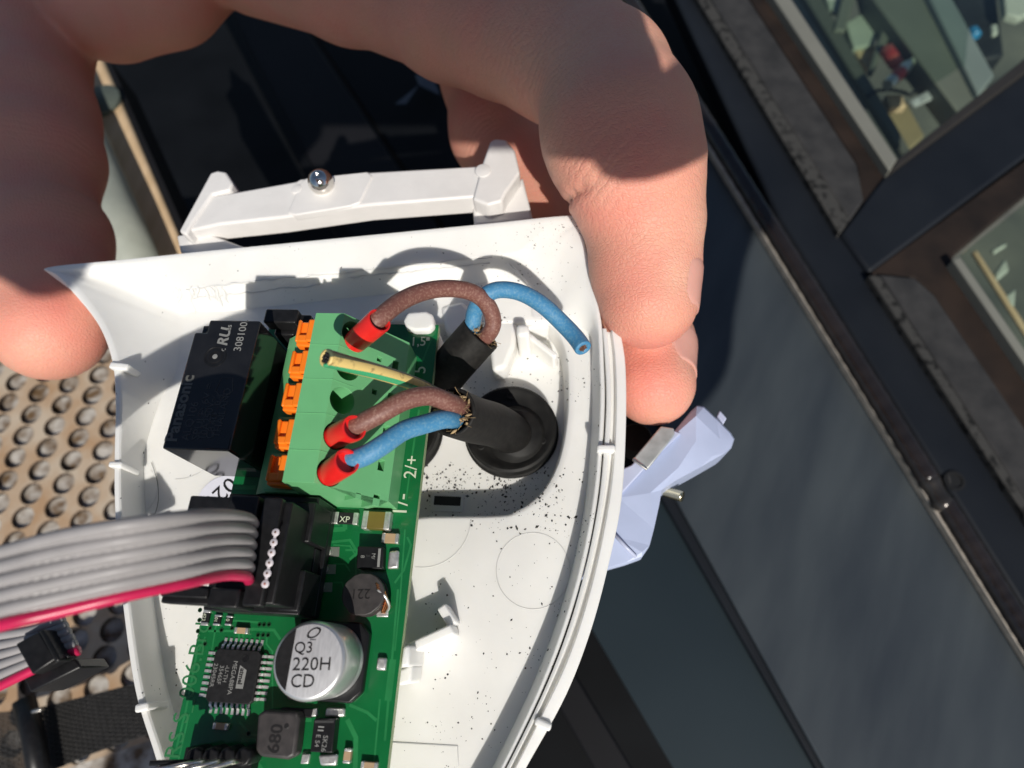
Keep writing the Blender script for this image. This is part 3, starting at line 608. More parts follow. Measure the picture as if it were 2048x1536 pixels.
def ins(loop, d, z):
    o2 = []
    for i, p_ in enumerate(loop):
        t_ = (loop[(i + 1) % len(loop)] - loop[i - 1]); nn = V(-t_.y, t_.x, 0).normalized()
        if nn.dot(rc - p_) < 0: nn = -nn
        o2.append(V(p_.x, p_.y, z) + nn * d * (1 + 1.5 * max(0, -nn.x) ** 1.5))
    return o2
vs2, fs2 = fill2d([(p_.x, p_.y) for p_ in lp[3]], [[(p_.x, p_.y) for p_ in rec]])
shell.add([V(a, b, ZF) for a, b in vs2], fs2)
shell.loops([rec, ins(rec, .25, ZF - .06), ins(rec, .5, ZF - .3), ins(rec, .65, ZF - .8), ins(rec, .9, ZC + .5), ins(rec, 1.3, ZC + .1), ins(rec, 1.7, ZC)], False, False)
fl = ins(rec, 1.7, ZC); vs3, fs3 = fill2d([(p_.x, p_.y) for p_ in fl], []); shell.add([V(a, b, ZC) for a, b in vs3], fs3)
vs4, fs4 = fill2d([(p_.x, p_.y) for p_ in out2], []); shell.add([V(a, b, -19.5) for a, b in vs4], fs4)
housing = thing('plastic_housing', 'open white plastic housing speckled with black crumbs, held in the hand', 'housing', W(850, 1100, ZF))
so_ = shell.build('shell', M['white'], housing)
bm = bmesh.new(); bm.from_mesh(so_.data); bmesh.ops.remove_doubles(bm, verts=bm.verts, dist=2e-6); bmesh.ops.recalc_face_normals(bm, faces=bm.faces); bm.to_mesh(so_.data); bm.free()
so_.data.shade_smooth(); so_.data.set_sharp_from_angle(angle=math.radians(32))
# guide rail along the right edge, with its groove
ri = cr([L3(p_, -5.7) for p_ in ((1204, 657), (1209, 720), (1212, 800), (1207, 900), (1197, 1000), (1174, 1120), (1138, 1250), (1088, 1380), (1012, 1536), (955, 1640))], 7)
ro = cr([L3(p_, -5.7) for p_ in ((1241, 664), (1251, 730), (1252, 850), (1243, 1000), (1217, 1130), (1182, 1260), (1132, 1390), (1052, 1536), (995, 1640), (960, 1700))], 7)
prof = [(.02, -11), (.02, -3.9), (.05, -3.7), (.20, -3.55), (.24, -3.7), (.28, -4.7), (.46, -4.7), (.50, -3.7), (.54, -3.5), (.96, -3.7), (1.0, -3.95), (1.0, -13), (.5, -13)]
rl = MB(); rl.loops([[drop(a.lerp(b, t_), z_ - 1.9) for t_, z_ in prof] for a, b in zip(ri, ro)])
rl.build('guide_rail', M['white'], housing, autos=28)
def tab(px, py, dx, dy, z0, z1, ang=0, name='locking_tab'):
    c = W(px, py, z1); s_ = depth(c) / F; a = math.radians(ang); u = V(math.cos(a), math.sin(a), 0)
    MB().obox(V(c.x, c.y, (z0 + z1) / 2), u * dx * s_ / 2, V(-u.y, u.x, 0) * dy * s_ / 2, V(0, 0, (z1 - z0) / 2)).build(name, M['white'], housing, bevel=.35, seg=3)
tab(1212, 896, 36, 15, -9, -4.8, 2); tab(1086, 1449, 34, 15, -9, -4.8, -20)
tab(236, 731, 40, 14, -9, -3.4, -6); tab(229, 928, 28, 12, -9, -3.4, 0); tab(282, 1415, 28, 16, -9, -3.2, 14)
# shallow ejector rings and mould lines
def ring_(px, py, rx, z, name='moulded_ring', a0=0, a1=360, r=.07):
    c = W(px, py, z); s_ = depth(c) / F; R_ = rx * s_; n__ = 48
    pts = [c + V(R_ * math.cos(math.radians(a0 + (a1 - a0) * i / n__)), R_ * math.sin(math.radians(a0 + (a1 - a0) * i / n__)), 0) for i in range(n__ + 1)]
    MB().tube(pts, r, 6, True).build(name, M['white'], housing, smooth=True)
ring_(1066, 1140, 74, ZF); ring_(850, 1040, 92, ZF, a0=-95, a1=0); ring_(372, 880, 80, ZF, a0=-90, a1=20); ring_(360, 1120, 62, ZF, a0=200, a1=350)
ring_(262, 985, 55, ZF, a0=-60, a1=60, r=.05)
def ridge(pts, z, r=.1, name='moulded_line', m='white'): MB().tube([W(x, y, z) for x, y in pts], r, 6).build(name, M[m], housing, smooth=True)
ridge([(780, 1484), (915, 1492), (918, 1560)], ZF, .12); ridge([(1005, 512), (1050, 560), (1096, 618)], -7.6, .12)
hair = cr([W(x, y, ZF + .3) for x, y in ((303, 925), (314, 960), (317, 995), (311, 1025), (300, 1040))], 6); MB().tube(hair, .05, 5).build('stray_hair', M['grit'], housing, smooth=True)
# standoffs
def post(poly, z0, z1, name='standoff', bevel=.3, top=None):
    p_ = [W(x, y, z1) for x, y in poly]; MB().prism([(q_.x, q_.y) for q_ in p_], z0, z1, top).build(name, M['white'], housing, bevel=bevel, seg=3)
post([(806, 640), (815, 624), (852, 621), (866, 628), (868, 650), (858, 660), (830, 661), (812, 655)], ZF, 1.5, 'board_clip', .5)
post([(1032, 648), (1057, 648), (1059, 671), (1033, 672)], ZC, -7, 'post', .7)
for a, b, z_ in (((1050, 664), (1112, 712), -11.5), ((1052, 652), (1100, 648), -12)):
    A_, B_ = W(*a, z_), W(*b, z_); d_ = (B_ - A_); nn = V(-d_.y, d_.x, 0).normalized() * .6
    MB().prism([(q_.x, q_.y) for q_ in (A_ - nn, B_ - nn, B_ + nn, A_ + nn)], ZC, z_).build('post_rib', M['white'], housing, bevel=.4)
post([(1000, 625), (1035, 628), (1030, 690), (1012, 735), (985, 742), (978, 690)], ZC, -11.5, 'cable_rest', .9)
post([(880, 612), (925, 600), (960, 640), (930, 690), (890, 660)], ZC, -10.4, 'cable_rest', .9)
post([(1062, 600), (1082, 604), (1084, 636), (1064, 634)], ZF - 1, ZF + .1, 'floor_gap', .1)
for a, b, z1 in (((812, 1300), (905, 1258), -5.0), ((905, 1250), (882, 1212), -6.5)):
    A_, B_ = W(*a, z1), W(*b, z1); d_ = (B_ - A_); nn = V(-d_.y, d_.x, 0).normalized() * .8
    MB().prism([(q_.x, q_.y) for q_ in (A_ - nn, B_ - nn, B_ + nn, A_ + nn)], ZF, z1).build('standoff_wall', M['white'], housing, bevel=.3)
post([(806, 1292), (820, 1290), (818, 1334), (801, 1335)], ZF, -.4, 'board_clip', .4); post([(797, 1338), (826, 1330), (822, 1366), (796, 1372)], ZF, -3.5, 'board_clip', .4)
sx0, sx1, sy0, sy1 = rectpx(868, 993, 922, 1012, ZC)
MB().box(sx0, sx1, sy0, sy1, ZC - .3, ZC + .10).build('slot', mat('slot_shade', (.02, .02, .02), .6), housing)  # dark plate painted for the shade in the slot, no opening behind it
MB().loops([[V(x, y, z) for x, y in ((sx0 - d, sy0 - d * 2.2), (sx1 + d, sy0 - d * 2.2), (sx1 + d, sy1 + d), (sx0 - d, sy1 + d))] for d, z in ((.5, ZC + .02), (.5, ZC + .45), (0, ZC + .45), (0, ZC + .02))], False, False).build('slot_frame', M['white'], housing)
# sticker
stk = W(446, 1004, ZF + .06); sR = 54 * depth(stk) / F
so2 = MB().lathe(stk - V(0, 0, .03), (0, 0, 1), [(sR, 0), (sR, .12)], 48).build('round_sticker', M['label'], housing)
q0 = W(470, 962, ZF + .12); q1 = W(410, 1018, ZF + .12); an = math.degrees(math.atan2((q1 - q0).y, (q1 - q0).x))
text('.0290', 4.3, q0 + V(-.6, 1.6, .08), an, M['markblk'], so2, 'sticker_number', th=.015)
# clip frame above the housing
ZB0 = -8.0
cf = MB()
def bar(poly, z, th): slab(poly, z, th, cf)
bar([(392, 398), (418, 393), (592, 362), (600, 357), (730, 344), (960, 331), (968, 392), (735, 410), (560, 435), (440, 448), (372, 463)], ZB0, 5.5)
bar([(357, 462), (420, 345), (435, 340), (452, 343), (466, 366), (460, 380), (425, 388), (385, 445), (372, 470)], ZB0 + .6, 7)
bar([(945, 398), (962, 333), (980, 282), (990, 276), (1012, 278), (1030, 300), (1040, 345), (1012, 385), (1004, 402), (975, 410)], ZB0 + .8, 8)
bar([(352, 470), (405, 462), (520, 505), (440, 520), (360, 505)], ZB0 - 3, 5)
bar([(945, 408), (1010, 400), (1045, 352), (1066, 438), (948, 450)], ZB0 - 3.5, 5)
cf.build('clip_frame', M['white2'], housing, bevel=.55, seg=3)
cf2 = MB(); slab([(600, 366), (612, 356), (735, 343), (745, 352), (720, 404), (700, 412), (590, 430), (575, 425)], ZB0 + .35, 2, cf2); cf2.build('raised_pad', M['white2'], housing, bevel=.3, seg=3)
pb = W(966, 341, ZB0 + .9); MB().lathe(pb, (0, 0, 1), [(1.7, -.2), (1.65, .12), (1.5, .18)], 28).build('moulded_disc', M['white2'], housing, autos=40)
pb = W(593, 378, ZB0 + .3); MB().lathe(pb, (0, 0, 1), [(1.2, -.2), (1.1, .12), (.95, .16)], 24).build('moulded_disc', M['white2'], housing, autos=40)
sp = W(641, 362, ZB0 + 2.0); R_ = 25.5 * depth(sp) / F
scw = MB().lathe(sp + V(0, 0, -1.6), (.05, -.12, 1), [(R_ * math.sin(a), R_ * (-math.cos(a)) + 1.6) for a in [math.radians(x) for x in (40, 55, 70, 85, 100, 115, 130, 145, 158, 168)]] + [(R_ * .17, R_ * .7 + 1.6), (.01, R_ * .68 + 1.6)], 36).build('dome_screw', M['chrome'], housing, smooth=True)
MB().lathe(sp + V(0, 0, -1.8), (0, 0, 1), [(R_ * .95, 0), (R_ * .95, .35)], 28).build('screw_seat', M['white2'], housing, autos=40)

# crumbs scattered over the housing
shb = BVHTree.FromPolygons([v_ for v_ in shell.v], [f_ for f_ in shell.f])
for i in range(9):   # melted ridges at the upper left step, lying on the shell
    x = 352 + i * 11 + random.uniform(-2, 2); y = 572 - i * .5; l = random.uniform(22, 60); sl0 = random.uniform(-.1, .55); pts = []
    for k in range(5):
        h_ = shb.ray_cast(EYE, (W(x + l * sl0 * k / 4 + random.uniform(-2.5, 2.5), y + l * k / 4, 0) - EYE).normalized())
        if h_[0]: pts.append(h_[0])
    if len(pts) == 5: pts = cr(pts, 4); MB().tube(pts, [-.02 + .42 * math.sin(math.pi * j / (len(pts) - 1)) for j in range(len(pts))], 7).build('melted_ridge', M['white'], housing, smooth=True)
for y0_, r_, (xa, xb) in ((578, .16, (372, 985)), (598, .13, (380, 640)), (590, .12, (700, 980))):
    pts = []
    for k in range(40):
        x = xa + (xb - xa) * k / 39
        h_ = shb.ray_cast(EYE, (W(x, y0_ - (x - 372) * .105 + random.uniform(-2.2, 2.2), 0) - EYE).normalized())
        if h_[0]: pts.append(h_[0])
    MB().tube(pts, [r_ * random.uniform(.5, 1.3) for _ in pts], 6).build('mould_flash', M['white'], housing, smooth=True)
gm = MB()
def crumb(px, py, s):
    p_ = W(px, py, 20); d_ = (p_ - EYE).normalized(); h_ = shb.ray_cast(EYE, d_)
    if not h_[0]: return
    p_ = h_[0]; a = random.uniform(0, 6.3); e = random.uniform(.6, 1.8)
    vs = [p_ + V(math.cos(a) * s * e, math.sin(a) * s * e, 0), p_ + V(-math.sin(a) * s, math.cos(a) * s, 0), p_ - V(math.cos(a) * s * e * .8, math.sin(a) * s * e * .9, 0), p_ - V(-math.sin(a) * s * .7, math.cos(a) * s * .8, 0), p_ + V(random.uniform(-.4, .4) * s, 0, s * .7), p_ - V(0, 0, s * .2)]
    gm.add(vs, [(0, 1, 4), (1, 2, 4), (2, 3, 4), (3, 0, 4), (1, 0, 5), (2, 1, 5), (3, 2, 5), (0, 3, 5)])
def size(): return .05 + .19 * random.random() ** 2.8
for n__, (x0_, x1_, y0_, y1_), k_ in ((520, (850, 1130, 930, 1033), 1.2), (260, (840, 1150, 640, 800), 1.0), (190, (860, 1160, 440, 640), .8), (70, (1050, 1150, 440, 500), .7), (230, (850, 1190, 1040, 1400), .9), (80, (1150, 1240, 640, 1300), .8), (60, (800, 1000, 1380, 1536), .8), (90, (300, 900, 450, 620), .7), (70, (230, 330, 600, 1480), .8), (60, (320, 440, 900, 1400), .9), (70, (940, 1190, 1020, 1060), 1.2)):
    cl = [(random.uniform(x0_, x1_), random.uniform(y0_, y1_)) for _ in range(7)]
    for _ in range(n__):
        if random.random() < .45: c_ = random.choice(cl); x, y = random.gauss(c_[0], 22), random.gauss(c_[1], 16)
        else: x, y = random.uniform(x0_, x1_), random.uniform(y0_, y1_)
        crumb(x, y, size() * k_)
go_ = gm.build('black_crumbs', M['grit']); tag(go_, 'black rubber crumbs scattered over the white housing', 'crumbs', kind='stuff')
# ------------------------------------------------------------------ circuit board
board = thing('circuit_board', 'green circuit board with relay, terminal block, capacitor and chip inside the white housing', 'circuit board', V(-39, 10, 0))
PX0, PX1, PY0, PY1 = -54.4, -23.4, -25, 53.4
bm_ = MB(); bm_.box(PX0, PX1, PY0, PY1, -.06, 0); bm_.build('solder_mask', M['pcb'], board)
MB().box(PX0 + .03, PX1 - .03, PY0 + .03, PY1 - .03, -1.6, -.063).build('substrate', M['pcbedge'], board)
# copper traces under the mask
tr = MB()
def trace(pts, wpx=7):
    q_ = [W(x, y, 0) for x, y in pts]
    for a, b in zip(q_[:-1], q_[1:]):
        d_ = b - a; nn = V(-d_.y, d_.x, 0).normalized() * wpx * .5 * .082; e_ = d_.normalized() * .1
        c = [a - nn - e_, b - nn + e_, b + nn + e_, a + nn - e_]; tr.prism([(p_.x, p_.y) for p_ in c], .001 + .0006 * (len(tr.f) % 9), .016 + .0006 * (len(tr.f) % 9))
for pts, w_ in (([(655, 1085), (700, 1080), (715, 1105), (700, 1118)], 5), ([(660, 1060), (690, 1058), (690, 1030)], 9), ([(815, 1075), (822, 1090), (808, 1140), (790, 1165)], 4), ([(418, 1262), (470, 1262)], 4), ([(500, 1258), (548, 1260), (560, 1278)], 5), ([(432, 1250), (424, 1300), (418, 1340)], 3),
        ([(519, 1272), (518, 1290)], 3), ([(534, 1275), (533, 1288), (545, 1303), (545, 1318)], 3), ([(478, 1268), (478, 1285)], 3), ([(486, 1268), (486, 1285)], 3), ([(545, 1330), (545, 1440)], 3), ([(480, 1445), (495, 1462), (496, 1470)], 4), ([(484, 1480), (510, 1480)], 7), ([(488, 1490), (520, 1536), (540, 1580)], 9), ([(695, 1440), (712, 1475), (710, 1560)], 8),
        ([(760, 1400), (745, 1560)], 3), ([(378, 1430), (355, 1530)], 3), ([(692, 1100), (740, 1100)], 4), ([(450, 1240), (520, 1245)], 4), ([(530, 1425), (540, 1440)], 9), ([(668, 1090), (700, 1092), (712, 1112), (712, 1150)], 3), ([(668, 1128), (690, 1128), (700, 1142)], 3), ([(668, 1165), (684, 1165), (690, 1185)], 3), ([(810, 1060), (800, 1200), (790, 1300)], 3), ([(796, 1180), (770, 1480)], 4), ([(786, 1320), (776, 1400)], 12), ([(395, 1300), (372, 1420), (352, 1500)], 4), ([(410, 1275), (398, 1300)], 3), ([(500, 1470), (560, 1470)], 4), ([(606, 1440), (622, 1440)], 6), ([(700, 1410), (735, 1425), (752, 1440)], 5), ([(470, 975), (510, 975)], 8), ([(470, 990), (512, 992)], 3), ([(846, 720), (862, 680)], 4), ([(826, 900), (812, 1000)], 3), ([(838, 820), (826, 900)], 4)):
    trace(pts, w_)
to = tr.build('copper_trace', M['pcbtrace'], board); to['kind'] = 'stuff'
vi = MB()
for x, y in ((400, 1220), (399, 1240), (396, 1262), (420, 1256), (443, 1260), (464, 1256), (519, 1249), (528, 1249), (538, 1249), (516, 1270), (526, 1270), (536, 1270), (497, 1467), (488, 1507), (410, 1288), (782, 1048), (820, 640), (773, 1016), (768, 1016)):
    c = W(x, y, .02); vi.lathe(c, (0, 0, 1), [(.34, 0), (.32, .03), (.19, .03), (.17, 0)], 12)
vo = vi.build('via', mat('via_dark', (.01, .05, .02), .3), board); vo['kind'] = 'stuff'
# silkscreen and mask lettering
def silk(body, px, py, size_, ang=90, m='silk', z=.03, **k): return text(body, size_, W(px, py, z), ang, M[m], board, 'silkscreen', **k)
silk('1/-', 812, 1034, 3.4); silk('2/+', 831, 958, 2.9); silk('5', 850, 748, 3.1); silk('4', 839, 868, 2.6)
silk('-1,5', 811, 692, 2.5, 3, sx=.95)
c_ = W(856, 678, .02); MB().box(c_.x - .32, c_.x + .32, c_.y - .32, c_.y + .32, 0.004, .035).build('silkscreen', M['silk'], board)
silk('RS S_006.Brd', 358, 1520, 3.3, 90, 'pcbdark', sx=1.0)
# --- relay
rel = MB(); RX0, RX1, RY0, RY1, RZ = -58.0, -47.9, 24.6, 45.6, 15.0
rel.prism([(RX0, RY0), (RX1, RY0), (RX1, RY1), (RX0 + 1.9, RY1), (RX0 + 1.9, RY1 - 2.2), (RX0, RY1 - 2.2)], .0, RZ)
relay = rel.build('relay', M['relay'], board, bevel=.28, seg=2)
MB().box(RX0 + .1, RX0 + 1.8, RY1 - 2.1, RY1 - .2, 1, RZ - 1.6).build('relay_corner', M['relay'], relay, bevel=.15)
cm = W(430, 713, RZ + .02); MB().lathe(V(cm.x, cm.y, RZ), (0, 0, 1), [(1.75, .0), (1.75, .05), (1.6, .06), (1.55, .02), (1.1, .02), (1.05, .06), (.95, .06), (.8, .02)], 32).build('moulded_ring', M['black'], relay, autos=40)
MB().lathe(V(cm.x, cm.y, RZ + .0), (0, 0, 1), [(.4, 0), (.4, .06), (.2, .09)], 12).build('gate_mark', M['mark'], relay)
def rtx(body, px, py, size_, m='markdim', **k): return text(body, size_, W(px, py, RZ + .03), 90, M[m], relay, 'relay_print', **k)
rtx('Panasonic', 352, 884, 2.55, 'markmid', bold=.07, sx=1.04); rtx('ALQ106', 377, 882, 1.75); rtx('SPULE: 6V =', 397, 880, 1.6, sx=1.08); rtx('10A250V~', 411, 880, 1.55); rtx('C8.4\u03a6  0.4', 424, 878, 1.45, sx=1.05); rtx('THAILAND', 438, 876, 1.5, sx=1.05)  # print under the ribbon's shadow is coloured darker than the lit print
rtx('308100.', 481, 703, 1.7, 'mark'); rtx('c', 450, 703, 1.3, 'mark'); rtx('RU', 453, 692, 2.3, 'mark', bold=.06, shear=.2); rtx('us', 461, 662, 1.25, 'mark')
dm = W(449, 777, RZ + .03); MB().tube([dm + V(x, y, 0) for x, y in ((-1.3, -.4), (0, -1.6), (1.3, -.4), (.9, 1.7), (-.9, 1.7), (-1.3, -.4))], .045, 5).build('approval_mark', M['markdim'], relay)
# black clip behind the relay
jc = MB(); x0_, x1_, y0_, y1_ = rectpx(528, 617, 594, 645, 9)
jc.box(x0_, x1_, y0_, y1_, 6.2, 9.0); x0_, x1_, y0_, y1_ = rectpx(548, 622, 596, 660, 7); jc.box(x0_, x1_ - .6, y0_ - .5, y1_ - .3, 0, 6.1); jc.box(x1_ + .05, x1_ + 2.4, y0_ - 1.2, y1_ - .9, 0, 7.6)
jc.build('black_clip', M['black'], board, bevel=.35, seg=3)
# --- terminal block
TY0, TY1 = 20.4, 46.9
tb = MB(); pf = [(-26.6, 0), (-26.6, 5.8), (-34.6, 15.4), (-39.1, 15.4), (-39.4, 9.2), (-45.4, 7.6), (-46.9, 6.4), (-46.9, 0)]
holes = []
sa, sb = Vector((-34.6, 0, 15.4)), Vector((-26.6, 0, 5.8)); sl_ = (sb - sa).length; sd = (sb - sa) / sl_; sn = V(-sd.z, 0, sd.x); sn = sn if sn.z > 0 else -sn
hy = []
for (hx, hyp) in ((712, 671), (702, 737), (688, 803), (673, 874), (660, 946)):
    q_ = W(hx, hyp, 13.3); hy.append(q_.y)
hu = 2.15; hr = 2.05
sq_holes = []
cir = [[(hu + hr * math.cos(2 * math.pi * k / 28), y + hr * math.sin(2 * math.pi * k / 28)) for k in range(28)] for y in hy]
pitch = (hy[0] - hy[-1]) / 4
sqs = []
for y in hy:
    for u, hw, hh in ((7.3, .42, .42), (10.4, .55, .85)):
        yy = y - pitch * .42
        if u + hw < sl_ - .3: sqs.append([(u - hw, yy - hh), (u + hw, yy - hh), (u + hw, yy + hh), (u - hw, yy + hh)])
vs_, fs_ = fill2d([(0, TY0), (sl_, TY0), (sl_, TY1), (0, TY1)], cir + sqs)
P3 = lambda u, y, d=0: V(sa.x, y, sa.z) + sd * u + sn * d
tb.add([P3(u, y) for u, y in vs_], fs_)
for c in cir: tb.loops([[P3(u, y, d) for u, y in c] for d in (0, -5.5)], False, True)
for c in sqs: tb.loops([[P3(u, y, d) for u, y in c] for d in (0, -3)], False, True)
for i in range(len(pf)):
    a, b = pf[i], pf[(i + 1) % len(pf)]
    if i == 1: continue
    tb.add([V(a[0], TY0, a[1]), V(b[0], TY0, b[1]), V(b[0], TY1, b[1]), V(a[0], TY1, a[1])], [(0, 1, 2, 3)])
for y in (TY0, TY1): tb.add([V(a, y, b) for a, b in pf], [tuple(range(len(pf)))])
block = tb.build('terminal_block', M['tblock'], board)
bm = bmesh.new(); bm.from_mesh(block.data); bmesh.ops.remove_doubles(bm, verts=bm.verts, dist=2e-6); bmesh.ops.recalc_face_normals(bm, faces=bm.faces); bm.to_mesh(block.data); bm.free()
block.data.shade_smooth(); block.data.set_sharp_from_angle(angle=math.radians(30))
b_ = block.modifiers.new('bevel', 'BEVEL'); b_.width = .00018; b_.segments = 2; b_.limit_method = 'ANGLE'; b_.angle_limit = math.radians(28)
text('WAGO', 1.5, P3(1.2, hy[1] + 3.9, .02), 90, M['tblock'], block, 'moulded_lettering', up=sn, th=.06) if False else None
for y in hy[:-1]: MB().tube([V(-39.05, y - pitch * .5, 15.42), V(-34.6, y - pitch * .5, 15.42), P3(3.5, y - pitch * .5, .02)], .05, 6).build('parting_line', M['tblock'], block)
ly = [W(*p_, 10.5).y for p_ in ((612, 668), (600, 730), (588, 795), (576, 868), (560, 940))]
for i, y in enumerate(ly):
    lv = MB(); x0_, x1_ = -43.4, -39.9
    L_ = 1.95; t_ = 12.0
    # a tilted paddle with a channel along it and a lip at its lower end
    lv.prism([(x0_, y - L_), (x1_, y - L_), (x1_, y + L_), (x0_, y + L_)], 7.2, 11.0)
    lv.prism([(x0_, y - L_), (x0_ + .55, y - L_), (x0_ + .55, y + L_), (x0_, y + L_)], 10.9, t_ - .2)
    lv.prism([(x0_ + 1.75, y - L_), (x1_, y - L_), (x1_, y + L_), (x0_ + 1.75, y + L_)], 10.9, t_)
    lv.prism([(x0_ + .3, y - L_), (x1_ - .3, y - L_), (x1_ - .3, y - L_ + 1.3), (x0_ + .3, y - L_ + 1.3)], 10.9, t_ - .25)
    lv.prism([(x0_ + .1, y - L_ - .5), (x1_ - .1, y - L_ - .7), (x1_ - .1, y - L_ + .2), (x0_ + .1, y - L_ + .2)], 9.4, 11.3)
    lv.build('lever', M['orange'], block, bevel=.28, seg=3)
for y in [(a + b) / 2 for a, b in zip(ly[:-1], ly[1:])] + [ly[-1] - pitch * .5]:
    MB().prism([(-44.6, y - .25), (-39.5, y - .25), (-39.5, y + .25), (-44.6, y + .25)], 6.5, 9.2).build('divider', M['tblock'], block, bevel=.15)
# --- electrolytic capacitor
CPX, CPY, CRr = -33.2, -1.9, 4.95
bs = 5.3; ch = 1.5
cb = MB().prism([(CPX - bs, CPY - bs), (CPX + bs - ch, CPY - bs), (CPX + bs, CPY - bs + ch), (CPX + bs, CPY + bs - ch), (CPX + bs - ch, CPY + bs), (CPX - bs, CPY + bs)], .05, 1.7)
cap = cb.build('capacitor', M['black'], board, bevel=.25)
MB().lathe(V(CPX, CPY, 1.2), (0, 0, 1), [(4.9, 0), (4.95, .3), (4.95, 1.0), (4.7, 1.3), (4.7, 1.5), (4.92, 1.9), (4.95, 2.3), (4.95, 7.9), (4.85, 8.35), (4.6, 8.62), (4.2, 8.7)], 64).build('can', M['alus'], cap, smooth=True)
CZ = 9.9
MB().lathe(V(CPX, CPY, CZ), (0, 0, 1), [(4.45, -.1), (4.45, .03), (4.3, .06)], 64).build('can_top', M['alu'], cap, autos=30)
ar = [(CPX + 4.42 * math.cos(a), CPY + 4.42 * math.sin(a)) for a in [math.radians(x) for x in np.linspace(122, 238, 24)]]
MB().prism(ar, CZ + .065, CZ + .09).build('polarity_mark', M['blackm'], cap)
def ctx(b, px, py, s_, **k): return text(b, s_, W(px, py, CZ + .10), 4, M['markblk'], cap, 'can_print', th=.008, **k)
ctx('O', 607, 1277, 2.0, shear=.5, sx=1.15); ctx('_', 620, 1277, 1.6, sx=1.0); ctx('Q3', 587, 1306, 1.95); ctx('220H', 583, 1341, 2.25, sx=1.05); ctx('CD', 579, 1375, 2.25, sx=1.0)
c_ = W(767, 1328, .3); MB().box(c_.x - .9, c_.x + .5, c_.y - .85, c_.y + .85, .03, .8).build('solder_tab', M['solder'], cap, bevel=.3, seg=3)
# --- microcontroller
ux, uy = W(468, 1352, 1.0).x, W(468, 1352, 1.0).y; hs = 3.5
chip = MB().prism([(ux - hs + .5, uy - hs), (ux + hs - .5, uy - hs), (ux + hs, uy - hs + .5), (ux + hs, uy + hs - .5), (ux + hs - .5, uy + hs), (ux - hs + .5, uy + hs), (ux - hs, uy + hs - .5), (ux - hs, uy - hs + .5)], .12, 1.15).build('microcontroller', M['blackm'], board, bevel=.1)
lead_me = None
for side in range(4):
    for k in range(8):
        a = math.radians(90 * side); off = -2.8 + .8 * k; d_ = V(math.cos(a), math.sin(a), 0); n_ = V(-d_.y, d_.x, 0)
        if lead_me is None:
            lb = MB(); ps = [(0, .65), (.35, .65), (.62, .5), (.75, .12), (.95, .08), (1.5, .08)]
            lb.loops([[V(x, s1 * .19, z + s2 * .07) for s1, s2 in ((-1, -1), (1, -1), (1, 1), (-1, 1))] for x, z in ps])
            lo = lb.build('chip_lead', M['solder'], None, bevel=0); lead_me = lo.data; o = lo
        else: o = bpy.data.objects.new('chip_lead', lead_me); C.objects.link(o)
        o.parent = chip; p_ = V(ux, uy, 0) + d_ * hs + n_ * off - org(chip); o.location = p_ * MM; o.rotation_euler = (0, 0, a)
def utx(b, px, py, s_, m='mark', **k): return text(b, s_, W(px, py, 1.17), -90, M[m], chip, 'chip_print', th=.008, **k)
utx('MEGA88PA', 468, 1321, .92); utx('-U-TH', 452, 1330, .85); utx('35465F', 441, 1330, .85); utx('23045RR', 429, 1326, .85)
q_ = W(482, 1355, 1.17); MB().prism([(q_.x - .5, q_.y - 1.45), (q_.x + .6, q_.y - 1.45), (q_.x + .6, q_.y + 1.0), (q_.x - .5, q_.y + 1.6)], 1.155, 1.165).build('logo_patch', M['mark'], chip)
text('atmel', .95, V(q_.x - .32, q_.y + 1.2, 1.17), -90, M['blackm'], chip, 'chip_print', th=.008, bold=.03)
q_ = W(491, 1317, 1.16); MB().lathe(V(q_.x, q_.y, 1.15), (0, 0, 1), [(.5, 0), (.5, .02), (.42, .02), (.40, .005)], 20).build('pin_mark', M['black'], chip)
# --- coils and diodes
def slabpart(name, poly, z0, z1, m, bevel=.2, parent=board):
    p_ = [W(x, y, z1) for x, y in poly]; return MB().prism([(q_.x, q_.y) for q_ in p_], z0, z1).build(name, m, parent, bevel=bevel, seg=3)
c_ = W(726, 1188, 3.2); r_ = 2.95
ind = MB().prism([(c_.x + r_ * math.cos(a) * 1.08, c_.y + r_ * math.sin(a) * 1.02) for a in [math.radians(22.5 + 45 * k + d_) for k in range(8) for d_ in (-9, 9)]], 2.3, 3.3).build('drum_inductor', M['ferrite'], board, bevel=.15)
MB().lathe(V(c_.x, c_.y, 0), (0, 0, 1), [(3.0, .1), (3.0, .8), (2.2, .85), (2.2, 2.35)], 32).build('drum_core', M['ferrite'], ind, autos=30)
for k in range(5):
    MB().lathe(V(c_.x, c_.y, .95 + .27 * k), (0, 0, 1), [(2.35, -.12), (2.62, 0), (2.35, .12)], 32, False, False).build('winding', M['copper'], ind, smooth=True)
for k in range(4):
    MB().tube(cr([V(c_.x + 1.7 + .12 * k, c_.y + 1.6 - .3 * k, 3.2), V(c_.x + 2.75 + .16 * k, c_.y + .9 - .35 * k, 2.9), V(c_.x + 3.1 + .2 * k, c_.y - .5 - .3 * k, 1.7), V(c_.x + 2.4 + .22 * k, c_.y - 2.2, .5)], 5), .2, 8).build('winding_end', M['copper'] if k < 3 else M['solder'], ind, smooth=True)
MB().tube(cr([V(c_.x + 2.3, c_.y + .6, 2.9), V(c_.x + 3.0, c_.y + .2, 2.6), V(c_.x + 3.3, c_.y - .6, 1.2), V(c_.x + 3.4, c_.y - 1.2, .35)], 5), .22, 8).build('winding_end', M['copper'], ind, smooth=True)
slabpart('solder_pad', [(755, 1205), (778, 1200), (776, 1234), (752, 1234)], .0, .35, M['solder'], .15, ind)
text('221', 2.0, W(742, 1178, 3.32), 184, M['markblk'], ind, 'coil_print', th=.01)
